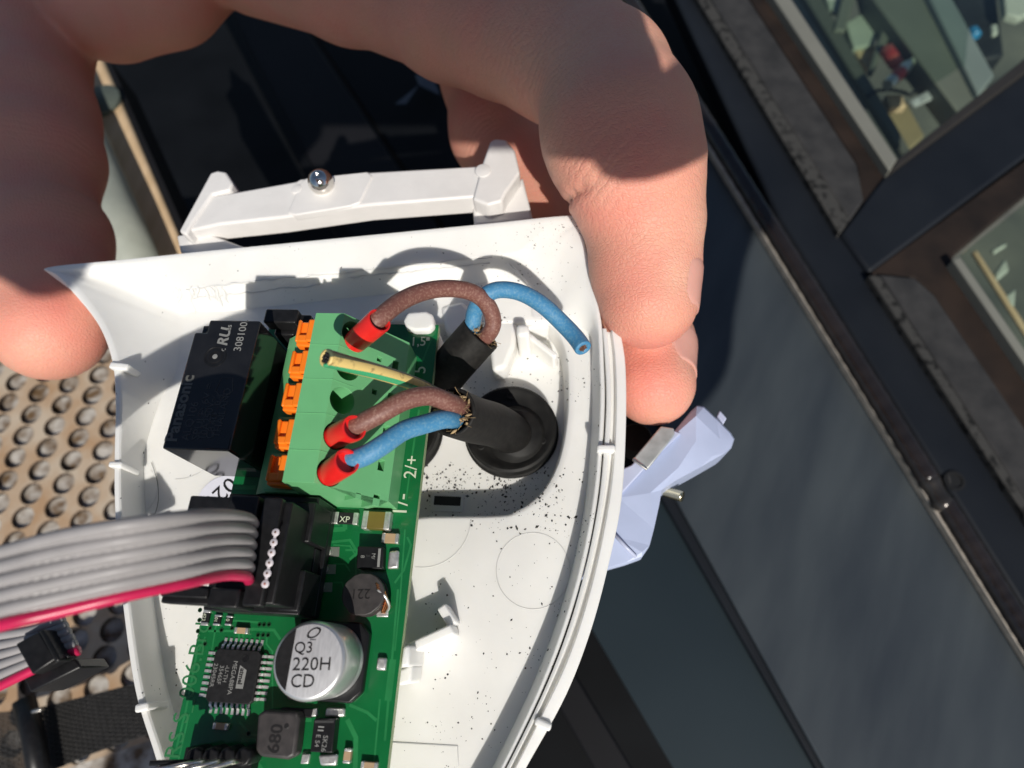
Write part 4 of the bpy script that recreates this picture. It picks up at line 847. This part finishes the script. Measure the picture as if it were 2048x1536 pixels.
ind2 = slabpart('moulded_inductor', [(515, 1428), (530, 1420), (594, 1424), (598, 1440), (590, 1512), (575, 1520), (520, 1514), (510, 1500)], .2, 3.0, M['ferrite'], .45)
text('680', 2.35, W(556, 1508, 3.02), 90, M['markblk'], ind2, 'coil_print', th=.01, bold=.04)
q_ = W(573, 1452, 3.02); MB().lathe(V(q_.x, q_.y, 3.0), (0, 0, 1), [(.35, 0), (.3, .02)], 14).build('dot_mark', M['markblk'], ind2)
slabpart('terminal_strip', [(562, 1415), (626, 1418), (622, 1436), (562, 1430)], .05, .7, M['black'], .1, ind2)
slabpart('end_pad', [(622, 1418), (634, 1416), (634, 1432), (622, 1434)], .03, .6, M['solder'], .15, ind2); slabpart('end_pad', [(604, 1508), (620, 1508), (616, 1528), (600, 1528)], .03, .6, M['solder'], .15, ind2)
dio = slabpart('diode', [(715, 1092), (766, 1094), (764, 1138), (713, 1136)], .1, 2.3, M['black'], .15)
slabpart('cathode_band', [(757, 1097), (762, 1097), (759, 1134), (754, 1134)], 2.31, 2.33, M['mark'], 0, dio)
slabpart('solder_pad', [(778, 1102), (798, 1100), (796, 1136), (774, 1138)], .02, .75, M['solder'], .3, dio)
text('M/', .85, W(744, 1106, 2.33), -90, M['mark'], dio, 'diode_print', th=.008); text('3', .85, W(733, 1108, 2.33), -90, M['markdim'], dio, 'diode_print', th=.008); text('8', .85, W(722, 1110, 2.33), -90, M['mark'], dio, 'diode_print', th=.008)
dio2 = slabpart('diode', [(628, 1438), (671, 1438), (664, 1506), (620, 1504)], .15, 2.2, M['black'], .15)
slabpart('end_pad', [(652, 1415), (690, 1416), (688, 1434), (648, 1434)], .03, .7, M['solder'], .3, dio2); slabpart('end_pad', [(636, 1510), (676, 1508), (672, 1532), (640, 1532)], .03, .7, M['solder'], .3, dio2)
slabpart('cathode_band', [(630, 1441), (668, 1441), (667, 1446), (629, 1446)], 2.21, 2.23, M['markdim'], 0, dio2)
text('SK26', .95, W(647, 1470, 2.23), -90, M['mark'], dio2, 'diode_print', th=.008); text('E S4', .9, W(633, 1468, 2.23), -90, M['mark'], dio2, 'diode_print', th=.008)
text('II', 1.2, W(637, 1450, 2.23), -90, M['mark'], dio2, 'diode_print', th=.008, sx=1.4)
# chip resistors and capacitors
def chipc(name, cx, cy, lx, ly, hz, body, horiz=True, prnt=None, ang=0):
    c = W(cx, cy, hz); sx_ = (W(cx + 10, cy, hz) - c).x / 10; sy_ = (W(cx, cy - 10, hz) - c).y / 10
    w_, h_ = lx * sx_ / 2, ly * sy_ / 2; e_ = (.28 if horiz else 0)
    p_ = MB(); 
    if horiz: p_.box(c.x - w_ * .62, c.x + w_ * .62, c.y - h_ * .94, c.y + h_ * .94, .06, hz)
    else: p_.box(c.x - w_ * .94, c.x + w_ * .94, c.y - h_ * .62, c.y + h_ * .62, .06, hz)
    b0 = p_.build(name, body, board, bevel=.05)
    for s_ in (-1, 1):
        k = MB()
        if horiz: k.box(c.x + min(s_ * w_ * .58, s_ * w_), c.x + max(s_ * w_ * .58, s_ * w_), c.y - h_, c.y + h_, .02, hz + .03)
        else: k.box(c.x - w_, c.x + w_, c.y + min(s_ * h_ * .58, s_ * h_), c.y + max(s_ * h_ * .58, s_ * h_), .02, hz + .03)
        k.build('end_cap', M['solder'], b0, bevel=.12, seg=3)
    if prnt: text(prnt[0], prnt[1], W(cx + prnt[2], cy + prnt[3], hz + .03), ang, M['silk'], b0, 'part_print', th=.01)
chipc('chip_resistor', 691, 1036, 50, 24, .7, M['blackm'], True, ('XP', 1.35, -13, 8), 0)
chipc('chip_capacitor', 752, 1040, 56, 36, 1.7, M['olive']); chipc('chip_capacitor', 780, 1076, 34, 20, .9, M['beige'])
chipc('chip_resistor', 411, 1235, 15, 32, .5, M['blackm'], False, ('422', .75, -4, -9), -90); chipc('chip_resistor', 434, 1240, 14, 22, .5, M['blackm'], False, ('01', .72, -4, -6), -90)
chipc('chip_resistor', 457, 1241, 13, 20, .5, M['blackm'], False, ('0', .75, -4, -4), -90); chipc('chip_resistor', 419, 1208, 14, 24, .5, M['blackm'], False, ('0', .75, -4, -2), -90)
chipc('chip_capacitor', 482, 1261, 28, 13, .8, M['beige']); chipc('chip_capacitor', 440, 1453, 30, 14, .8, M['beige']); chipc('chip_capacitor', 694, 1512, 15, 30, .9, M['beige'], False); chipc('chip_capacitor', 738, 1532, 34, 16, .8, M['beige'])
for x, y in ((664, 1103), (657, 1138), (650, 1174)):
    pd = slabpart('header_pad', [(x - 12, y - 9), (x + 15, y - 9), (x + 14, y + 10), (x - 13, y + 10)], .01, .05, mat('dull_pad', (.30, .32, .28), .4, .6), .0)
    q_ = W(x - 8, y, .3); MB().lathe(V(q_.x, q_.y, .05), (0, 0, 1), [(.55, 0), (.42, .3), (.2, .55), (.15, .9)], 14).build('solder_joint', M['solder'], pd, smooth=True)
# --- box header under the plug
hd = MB(); HX0, HX1, HY0, HY1, HH = -50.0, -36.2, 3.6, 20.0, 8.4
hd.box(HX0, HX1, HY0, HY1, .3, 2.2); hd.box(HX0, HX1, HY0, HY0 + 1.3, 2.2, HH); hd.box(HX0, HX1, HY1 - 1.3, HY1, 2.2, HH); hd.box(HX0, HX0 + 1.2, HY0 + 1.3, HY1 - 1.3, 2.2, HH)
header = hd.build('box_header', M['black'], board, bevel=.2)
MB().box(-39.2, HX1 - .02, 13.3, HY1 - .9, 2.2, HH + .8).build('header_wall', M['black'], header, bevel=.25); MB().box(-39.2, HX1 - .02, HY0 + .4, 9.6, 2.2, HH + .4).build('header_wall', M['black'], header, bevel=.25)
MB().box(-38.6, HX1 - .6, 9.7, 13.2, 2.2, 4.6).build('key_slot', M['black'], header, bevel=.15)
# --- pin header at the lower left
ph = MB()
for k in range(4):
    q_ = W(385 + 33 * k, 1515, 4); ph.lathe(V(q_.x, q_.y, 0), (0, 0, 1), [(1.3, .2), (1.3, 3.4), (1.05, 3.9)], 8)
x0_, x1_, y0_, y1_ = rectpx(360, 1500, 500, 1560, 3); ph.box(x0_, x1_, y0_, y1_, .2, 2.6)
phd = ph.build('pin_header', M['black'], board, bevel=.15)
for k in range(4): 
    q0, q1 = W(330 + 32 * k, 1537 - 2 * k, 6), W(302 + 32 * k, 1524, 8.5)
    MB().tube([W(385 + 33 * k, 1522, 3), W(372 + 30 * k, 1524, 6.6), W(300 + 14 * k, 1526 + 12 * k, 7.6)], .33, 6).build('header_pin', M['tin'] if k else M['black'], phd, smooth=True)

# ------------------------------------------------------------------ cables
def wire_mesh(pts, r, n=16): return MB().tube(pts, r, n)
def fuzz(c, ax, r, n_, parent, len_=2.2):
    k = MB(); ax = Vector(ax).normalized(); u = ax.orthogonal().normalized(); v = ax.cross(u)
    for _ in range(n_):
        a = random.uniform(0, 6.28); rr = r * random.uniform(.3, 1.02); p_ = Vector(c) + (u * math.cos(a) + v * math.sin(a)) * rr
        d_ = (ax * random.uniform(.1, 1) + (u * math.cos(a) + v * math.sin(a)) * random.uniform(-.4, 1.0) + V(random.gauss(0, .5), random.gauss(0, .5), random.gauss(0, .5))).normalized()
        e_ = V(random.gauss(0, .5), random.gauss(0, .5), random.gauss(0, .5)); l = len_ * random.uniform(.3, 1)
        k.tube(cr([p_, p_ + d_ * l * .5 + e_ * .3, p_ + d_ * l + e_ * .9], 3), random.uniform(.025, .05), 4)
    o = k.build('jute_fibres', M['jute'], parent); o['kind'] = 'stuff'; return o
def strands(c, ax, r, parent, m='copper', n_=19):
    k = MB(); ax = Vector(ax).normalized(); u = ax.orthogonal().normalized(); v = ax.cross(u)
    for i in range(n_):
        rr = r * math.sqrt((i + .5) / n_); a = i * 2.4; p_ = Vector(c) + (u * math.cos(a) + v * math.sin(a)) * rr
        k.tube([p_ - ax * 1.2, p_ + ax * random.uniform(.05, .35)], r * .19, 6)
    o = k.build('copper_strands', M[m], parent, smooth=True); o['kind'] = 'stuff'; return o
def end_ring(mb, pts, r, ri_):
    """hollow the end of a wire so that its core shows"""
    ax = (pts[-1] - pts[-2]).normalized(); mb.lathe(pts[-1], ax, [(r, -.05), (r * .96, .12), (r * .82, .2), (ri_, .18), (ri_ * .95, -.9)], 20, False, True)
    return ax
def ferrule(a, b, r, parent):
    a, b = Vector(a), Vector(b); ax = (b - a); L_ = ax.length
    return MB().lathe(a, ax, [(r * .72, 0), (r * .93, .35), (r * .97, L_ * .3), (r, L_ - .3), (r * .97, L_), (r * .84, L_), (r * .79, L_ - .4), (r * .76, L_ - 1.2)], 32, True, True).build('ferrule', M['red'], parent, smooth=False, autos=45)
# grommets
def grommet(px, py, label, rpx, ax):
    c = W(px, py, -15.5); r = rpx * depth(c) / F; t = thing('rubber_grommet', label, 'grommet', V(c.x, c.y, ZC), group='black cable grommets in the housing floor')
    ax = Vector(ax).normalized()
    MB().lathe(V(c.x, c.y, ZC), (0, 0, 1), [(r * .96, 0), (r, .4), (r, .9), (r * .96, 1.3), (r * .965, 1.32), (r * .95, 3.0), (r * .90, 3.35), (r * .84, 3.3), (r * .78, 2.9), (r * .56, 2.75), (r * .5, 2.75)], 56).build('flange', M['rubberg'], t, autos=35)
    return t, c, r
g1, gc, gr = grommet(1022, 861, 'round black rubber grommet with the cut cable passing through it', 95, (0, 0, 1))
MB().lathe(V(gc.x + 1.4, gc.y - 1.2, ZC + 2.6), V(.14, -.05, 1), [(gr * .64, 0), (gr * .60, .6), (gr * .52, 1.3), (gr * .47, 1.8)], 40).build('collar', M['rubberg'], g1, autos=50)
for a in (-20, 95, 215): 
    q_ = V(gc.x, gc.y, ZC + 2.95) + V(math.cos(math.radians(a)), math.sin(math.radians(a)), 0) * gr * .72
    MB().lathe(q_, (0, 0, 1), [(.75, -.1), (.72, .12), (.5, .2), (.42, .05)], 18).build('nub', M['rubberg'], g1, autos=40)
g2, gc2, gr2 = grommet(790, 862, 'second black rubber grommet half hidden under the board edge', 95, (0, 0, 1))
# cable A: through the right grommet, three wires
ca = thing('power_cable', 'black rubber cable out of the right grommet with brown, blue and earth wires', 'cable', V(gc.x, gc.y, ZC))
e1 = W(905, 824, 9.5); s1 = W(1022, 868, -13.5); s0 = V(s1.x + 1.5, s1.y, -18)
ra = 50 * depth(e1) / F
pa = cr([s0, s1, s1.lerp(e1, .35) + V(.3, .3, .2), s1.lerp(e1, .7), e1], 6); axa = (pa[-1] - pa[-2]).normalized()
sa_ = MB(); sa_.tube(pa, [ra * (1.02 - .0008 * i) for i in range(len(pa))], 32, False); sa_.lathe(pa[-1], axa, [(ra, -.02), (ra * .97, .2), (ra * .85, .1), (ra * .8, -1.5)], 32, False, True)
sheath = sa_.build('sheath', M['rubber'], ca, smooth=True)
sd_ = axa.orthogonal().normalized()
wb = cr([e1 - axa * 3 + V(.6, 1, .8), W(900, 806, 12), W(860, 792, 14.5), W(812, 800, 16), W(762, 826, 16.5), W(715, 851, 16), W(690, 866, 14.5)], 8)
rb = 1.42
wA = wire_mesh(wb, rb).build('brown_wire', M['brown'], ca, smooth=True)
ferrule(W(666, 875, 13.2), W(709, 856, 17.6), 1.85, wA)
wc = cr([e1 - axa * 3 + V(-.4, -1.2, 1.0), W(890, 838, 11.5), W(850, 848, 13.5), W(806, 862, 15), W(765, 890, 16), W(728, 912, 16), W(690, 924, 15), W(672, 936, 13.5)], 8)
wB = wire_mesh(wc, rb).build('blue_wire', M['blue'], ca, smooth=True)
ferrule(W(655, 950, 13.2), W(694, 923, 17.8), 1.85, wB)
we = cr([e1 - axa * 4 + V(-1, 1.8, -1), W(868, 786, 9), W(830, 768, 12), W(760, 745, 18), W(700, 729, 22.5), W(664, 719, 25), W(653, 716, 25.8)], 8)
em = MB(); rr_ = [1.0 + .24 * i / (len(we) - 1) for i in range(len(we))]; em.tube(we, rr_, 20, False); axe = end_ring(em, we, 1.24, .78)
wE = em.build('earth_wire', M['earth'], ca, smooth=True)
av = []
for p_ in [v_ * 1 for v_ in em.v]:
    j = min(range(len(we)), key=lambda i: (we[i] - p_).length_squared); t_ = (we[min(j + 1, len(we) - 1)] - we[max(j - 1, 0)]).normalized()
    d_ = (p_ - we[j]); u_ = V(0, 0, 1); u_ = (u_ - t_ * u_.dot(t_)).normalized(); v_ = t_.cross(u_); av.append((math.atan2(d_.dot(v_), d_.dot(u_)) / (2 * math.pi) + .62 + .004 * j) % 1)
wE.data.attributes.new('ang', 'FLOAT', 'POINT').data.foreach_set('value', av)
strands(we[-1], axe, .68, wE, 'blackm')
fuzz(e1 + axa * .1, axa, ra * .8, 90, ca, 1.6)
fa = MB(); ua = axa.orthogonal().normalized(); va = axa.cross(ua)
for _ in range(34):
    a = random.uniform(0, 6.28); p_ = e1 + axa * random.uniform(-.2, .5) + (ua * math.cos(a) + va * math.sin(a)) * ra * random.uniform(.35, .85)
    fa.lathe(p_, V(random.gauss(0, 1), random.gauss(0, 1), random.gauss(0, 1) + .1), [(.05, -.6), (.20, -.2), (.22, .2), (.05, .6)], 6)
fa.build('jute_filler', M['jute'], ca)['kind'] = 'stuff'
# cable B: from the hidden grommet up beside the board
cbt = thing('power_cable', 'short black cable stub beside the board edge with brown and blue wires looping up', 'cable', V(gc2.x, gc2.y, ZC))
e2 = W(961, 668, .5); rbb = 43 * depth(e2) / F * 1.0
pbb = cr([V(gc2.x, gc2.y, -18), W(800, 850, -14), W(850, 800, -9.5), W(908, 728, -3.5), e2], 6); axb = (pbb[-1] - pbb[-2]).normalized()
sb_ = MB(); sb_.tube(pbb, rbb, 32, False); sb_.lathe(e2, axb, [(rbb, -.02), (rbb * .97, .2), (rbb * .86, .1), (rbb * .8, -1.5)], 32, False, True)
sb_.build('sheath', M['rubber'], cbt, smooth=True)
w1 = cr([e2 - axb * 3 + V(1.2, .2, 0), W(980, 664, 2.2), W(986, 638, 4), W(972, 606, 6.5), W(942, 584, 9), W(895, 577, 11.5), W(845, 584, 13.8), W(800, 604, 16), W(762, 634, 17.6), W(735, 660, 17)], 8)
wA2 = wire_mesh(w1, 1.42).build('brown_wire', M['brown'], cbt, smooth=True)
ferrule(W(708, 686, 13.5), W(759, 641, 18.6), 1.9, wA2)
w2 = cr([e2 - axb * 3 + V(-1.1, .8, 0), W(944, 650, 2), W(950, 622, 4), W(965, 596, 6.5), W(995, 580, 7.5), W(1040, 585, 7.5), W(1085, 610, 7), W(1128, 650, 5.6), W(1152, 676, 5.6), W(1166, 696, 6.2)], 8)
bm2 = MB(); bm2.tube(w2, 1.42, 20, False); axw = end_ring(bm2, w2, 1.42, .8)
wB2 = bm2.build('blue_wire', M['blue'], cbt, smooth=True); strands(w2[-1], axw, .62, wB2, 'dullcu')
fuzz(e2 + axb * .1, axb, rbb * .85, 80, cbt, 1.3)
ft = MB()
for _ in range(34):
    a = random.uniform(0, 6.28); p_ = e2 + axb * random.uniform(.1, .8) + (axb.orthogonal().normalized() * math.cos(a) + axb.cross(axb.orthogonal().normalized()) * math.sin(a)) * rbb * random.uniform(0, .7)
    ft.lathe(p_, V(random.gauss(0, 1), random.gauss(0, 1), random.gauss(0, 1) + .1), [(.06, -.6), (.27, -.2), (.3, .2), (.08, .6)], 6)
fo = ft.build('jute_filler', M['jute'], cbt); fo['kind'] = 'stuff'

# ------------------------------------------------------------------ ribbon cables
rib = thing('ribbon_cable', 'grey ribbon cable with one red strand arching from the left edge to its black plug', 'ribbon cable', V(-40, 11, 17))
top = [(-330, 1195, 30), (-180, 1150, 35), (0, 1104, 39), (120, 1072, 40), (250, 1049, 40), (370, 1033, 36), (450, 1029, 29), (495, 1036, 22), (507, 1046, 18.0), (508, 1052, 16.0)]
bot = [(-330, 1345, 30), (-180, 1300, 34), (0, 1250, 37), (120, 1222, 36), (250, 1191, 34), (370, 1166, 30), (445, 1151, 24.6), (487, 1152, 20.8), (497, 1158, 18.2), (498, 1162, 16.0)]
for i in range(6):
    pts = [W(*a).lerp(W(*b), i / 5) for a, b in zip(top, bot)]
    o = MB().tube(cr(pts, 6), .665, 14).build('red_strand' if i == 5 else 'grey_strand', M['magenta'] if i == 5 else M['grey'], rib, smooth=True)
web_ = MB()
TA, TB_ = cr([W(*a) for a in top], 6), cr([W(*b) for b in bot], 6)
for i in range(len(TA) - 1):
    q_ = [TA[i], TA[i + 1], TB_[i + 1], TB_[i]]; nn = (q_[1] - q_[0]).cross(q_[3] - q_[0]).normalized() * .13
    web_.add([p_ + nn for p_ in q_] + [p_ - nn for p_ in q_], [(0, 1, 2, 3), (7, 6, 5, 4), (0, 4, 5, 1), (3, 2, 6, 7)])
web_.build('strand_web', M['grey'], rib)
pl = MB(); pl.box(-45.2, -36.9, 4.4, 17.6, 4.8, 15.6); plug = pl.build('plug', M['black'], rib, bevel=.25)
MB().box(-44.9, -40.9, 15.0, 17.9, 12, 17.4).build('plug_latch', M['black'], plug, bevel=.3); MB().box(-50.6, -44.8, 15.4, 17.6, 14.6, 17.2).build('plug_wing', M['black'], plug, bevel=.25)
MB().box(-45.0, -40.9, 3.6, 6.0, 12, 17.0).build('plug_latch', M['black'], plug, bevel=.3); MB().box(-51.6, -44.9, 3.8, 6.2, 14.0, 16.2).build('plug_wing', M['black'], plug, bevel=.25)
MB().box(-51.4, -45.1, 4.6, 5.8, 16.25, 17.0).build('plug_wing', M['black'], plug, bevel=.2)
MB().box(-40.4, -37.8, 4.0, 17.8, 15.6, 17.0).build('plug_bar', M['black'], plug, bevel=.25)
for i in range(6):
    q_ = W(552, 1065, 17).lerp(W(531, 1168, 17), i / 5); MB().lathe(V(q_.x, q_.y, 17.0), (0, 0, 1), [(.50, 0), (.50, .12), (.38, .2)], 18).build('cut_strand_end', M['grey'] if False else mat('pale_pvc', (.62, .58, .62), .4), plug, autos=40)
    MB().lathe(V(q_.x, q_.y, 17.2), (0, 0, 1), [(.14, 0), (.14, .06)], 8).build('conductor_end', M['copper'], plug)
for i in range(5): 
    q_ = W(552, 1065, 17).lerp(W(531, 1168, 17), (i + .5) / 5); MB().box(q_.x - .17, q_.x + .17, q_.y - .4, q_.y + .4, 17.0, 17.07).build('cut_web_end', bpy.data.materials['pale_pvc'], plug)
rib2 = thing('ribbon_cable', 'end of the ribbon clamped in a black connector below the red strand', 'ribbon cable', W(80, 1320, 14))
ta, tb2 = [(-160, 1295, 13), (-40, 1276, 13), (60, 1262, 13.5), (128, 1240, 13)], [(-160, 1440, 13), (-30, 1386, 13), (60, 1342, 13.5), (158, 1300, 13)]
for i in range(6):
    pts = [W(*a).lerp(W(*b), i / 5) for a, b in zip(ta, tb2)]
    MB().tube(cr(pts, 6), .66, 12).build('red_strand' if i == 5 else 'grey_strand', M['magenta'] if i == 5 else M['grey'], rib2, smooth=True)
def opx(poly, z, th, name, m, parent, bevel=.25):
    p_ = [W(x, y, z) for x, y in poly]; return MB().prism([(q_.x, q_.y) for q_ in p_], z - th, z).build(name, m, parent, bevel=bevel)
cn = opx([(30, 1288), (78, 1262), (112, 1318), (64, 1350)], 15.4, 2.2, 'connector', M['black'], rib2)
opx([(48, 1356), (150, 1316), (162, 1335), (60, 1386)], 12.4, 6, 'connector_base', M['black'], cn); opx([(76, 1262), (86, 1258), (120, 1320), (110, 1326)], 15.9, 2.6, 'connector_edge', M['black'], cn)
opx([(66, 1330), (120, 1306), (140, 1312), (72, 1346)], 14.6, 2, 'connector_latch', M['black'], cn)

# ------------------------------------------------------------------ pale blue cover below the housing at right
cv = thing('sensor_cover', 'pale blue plastic cover with bracket and screw hanging below the housing at right', 'plastic cover', W(1330, 960, -30))
zc = -24
outl = [(1160, 1160), (1205, 1010), (1250, 955), (1330, 885), (1382, 822), (1394, 811), (1408, 813), (1434, 838), (1462, 866), (1469, 878), (1463, 896), (1452, 906), (1400, 936), (1352, 962), (1322, 982), (1317, 1012), (1306, 1062), (1297, 1096), (1281, 1119), (1250, 1130), (1215, 1140)]
P_ = [W(x, y, zc) for x, y in outl]; cc = sum(P_, V(0, 0, 0)) / len(P_)
MB().loops([[V(p_.x, p_.y, zc - 7) + (cc - p_) * .05 for p_ in P_], P_, [p_ + (cc - p_) * .03 + V(0, 0, .6) for p_ in P_]], True, False).build('cover_shell', M['bluew'], cv, autos=40)
from mathutils.geometry import delaunay_2d_cdt
rid = [(1392, 832, 2.0), (1392, 882, 1.7), (1356, 936, 1.2), (1300, 986, 1.25), (1236, 996, 1.1), (1228, 1072, 1.5), (1284, 1104, 1.0), (1425, 912, .9), (1440, 878, 1.1)]
p2 = [P_[i] + (cc - P_[i]) * .03 for i in range(len(P_))]; zz = [zc + .6] * len(P_)
for x, y, z in rid: p2.append(W(x, y, zc + z)); zz.append(zc + z)
k0 = len(P_); ed = [(i, (i + 1) % k0) for i in range(k0)] + [(k0 + a_, k0 + b_) for a_, b_ in ((0, 1), (1, 2), (2, 3), (3, 4), (4, 5), (5, 6), (0, 8), (8, 7), (1, 7))]
cvs, ces, cfs, ov, _, _ = delaunay_2d_cdt([(p_.x, p_.y) for p_ in p2], ed, [], 1, 1e-4)
MB().add([V(v_.x, v_.y, zz[ov[i][0]] if ov[i] else zc + .6) for i, v_ in enumerate(cvs)], [tuple(f_) for f_ in cfs]).build('cover_face', M['bluew'], cv, autos=9)
ridge2 = MB().tube([W(1230, 1070, zc + 2.2), W(1250, 1092, zc + 1.8), W(1272, 1114, zc + 1.2)], .35, 8).build('cover_rib', M['bluew2'], cv, smooth=True)
opx([(1434, 832), (1440, 820), (1454, 836), (1447, 848)], zc - .5, 2, 'cover_tab', M['bluew2'], cv)
opx([(1215, 950), (1262, 930), (1340, 858), (1362, 866), (1300, 925), (1245, 985), (1215, 1000)], zc + 1.8, 1, 'inner_edge', M['bluew2'], cv)
zp = opx([(1266, 918), (1322, 852), (1348, 856), (1350, 868), (1296, 938)], zc + 3.2, 1.0, 'zinc_bracket', M['zinc'], cv)
opx([(1264, 919), (1268, 914), (1296, 936), (1293, 940)], zc + 3.5, .8, 'bracket_lip', M['tin'], zp, .15)
q_ = W(1337, 979, zc - 4); MB().tube([q_ + V(-.5, 0, -1.5) + V(.18, -.08, .1) * i for i in range(18)], [.98 + .12 * (i % 2) for i in range(18)], 16).build('cover_screw', mat('brass_screw', (.62, .56, .38), .25, 1), cv, smooth=True)
dk = thing('rubber_plug', 'dark rubber plug in the shadow between rail and zinc bracket', 'rubber plug', W(1270, 890, -34)); MB().lathe(W(1268, 890, -36), (0, 0, 1), [(3.4, 0), (3.6, 1), (3.6, 4), (3.0, 5)], 28).build('plug_body', M['rubberg'], dk, autos=40)

# ------------------------------------------------------------------ unseen phone overhead, with a hand and forearm added to cast shade
SLIDE = SUN / SUN.dot(CB) * 55            # the phone and arms stand this far up the sun's rays, well clear of the lens
def CPt(r, u, b): return EYE + CR * r + CU * u + CB * b + SLIDE
phn = thing('phone', 'dark phone held above the housing, casting its shadow on the hand', 'phone', CPt(-30, 25, 6))
def rrect(x0, x1, y0, y1, r, n=8):
    o = []
    for cx, cy, a0 in ((x1 - r, y1 - r, 0), (x0 + r, y1 - r, 90), (x0 + r, y0 + r, 180), (x1 - r, y0 + r, 270)):
        o += [(cx + r * math.cos(math.radians(a0 + 90 * k / n)), cy + r * math.sin(math.radians(a0 + 90 * k / n))) for k in range(n + 1)]
    return o
ol = rrect(-104, 40, -10, 62, 9)
MB().loops([[CPt(x, y, b) for x, y in ol] for b in (3, 11)]).build('phone_body', M['phone'], phn, bevel=1)
ph_n = [[(np.array(CPt(-62, -14, 11)), 8), (np.array(CPt(-100, -14, 9)), 13)], [(np.array(CPt(-66, -20, 13)), 8), (np.array(CPt(-77, -30, 6)), 9.5), (np.array(CPt(-90, -24, 8)), 11), (np.array(CPt(-104, 4, 26)), 15)],
        [(np.array(CPt(-104, 4, 26)), 15), (np.array(CPt(-122, 40, 34)), 26), (np.array(CPt(-150, 110, 60)), 30)],
        [(np.array(CPt(-118, 30, 26)), 12), (np.array(CPt(-109, 28, 4)), 8), (np.array(CPt(-96, 28, -2)), 7)], [(np.array(CPt(-122, 48, 26)), 12), (np.array(CPt(-110, 48, 4)), 8), (np.array(CPt(-96, 48, -2)), 7)]]
def person_part(name, label, cat, chains, k, loc, h=3.0):
    P0 = np.array([a for c in chains for a, r in c]); r0 = max(r for c in chains for a, r in c) + 9
    v2_, f2_ = skin_mesh([(c, k) for c in chains], h, 6, tuple(P0.min(0) - r0), tuple(P0.max(0) + r0))
    t = thing(name, label, cat, loc); me2 = bpy.data.meshes.new(name + '_skin'); me2.from_pydata(((v2_ - np.array(org(t))) * MM).tolist(), [], f2_.tolist()); me2.shade_smooth(); me2.materials.append(M['skin'])
    o2 = bpy.data.objects.new(name + '_skin', me2); C.objects.link(o2); o2.parent = t
person_part('hand', 'unseen other hand at the left end of the phone, added to shade the thumb', 'hand', ph_n, 5, CPt(-104, 4, 20))  # added out of view, its outline set by the shade on the thumb
shade_arm = [[(np.array(CPt(x, y, b)), r) for x, y, b, r in ((50, 34, 15, 10), (92, 14, 18, 19), (126, -44, 22, 27), (102, -98, 30, 28), (58, -150, 44, 31), (0, -215, 66, 38), (-60, -290, 95, 42))],
       [(np.array(CPt(92, 14, 18)), 12), (np.array(CPt(70, 40, 2)), 8), (np.array(CPt(42, 42, -3)), 6.5)],
       [(np.array(CPt(92, 14, 18)), 13), (np.array(CPt(62, 0, 14)), 9), (np.array(CPt(35, -9, 11)), 7.5)]]
person_part('shade_arm', 'unseen bare forearm at the right end of the phone, shaped to shade the steel sheet', 'shade_arm', shade_arm, 6, CPt(60, -150, 40), 4.0)  # added out of view, its outline set by the shade on the sheet
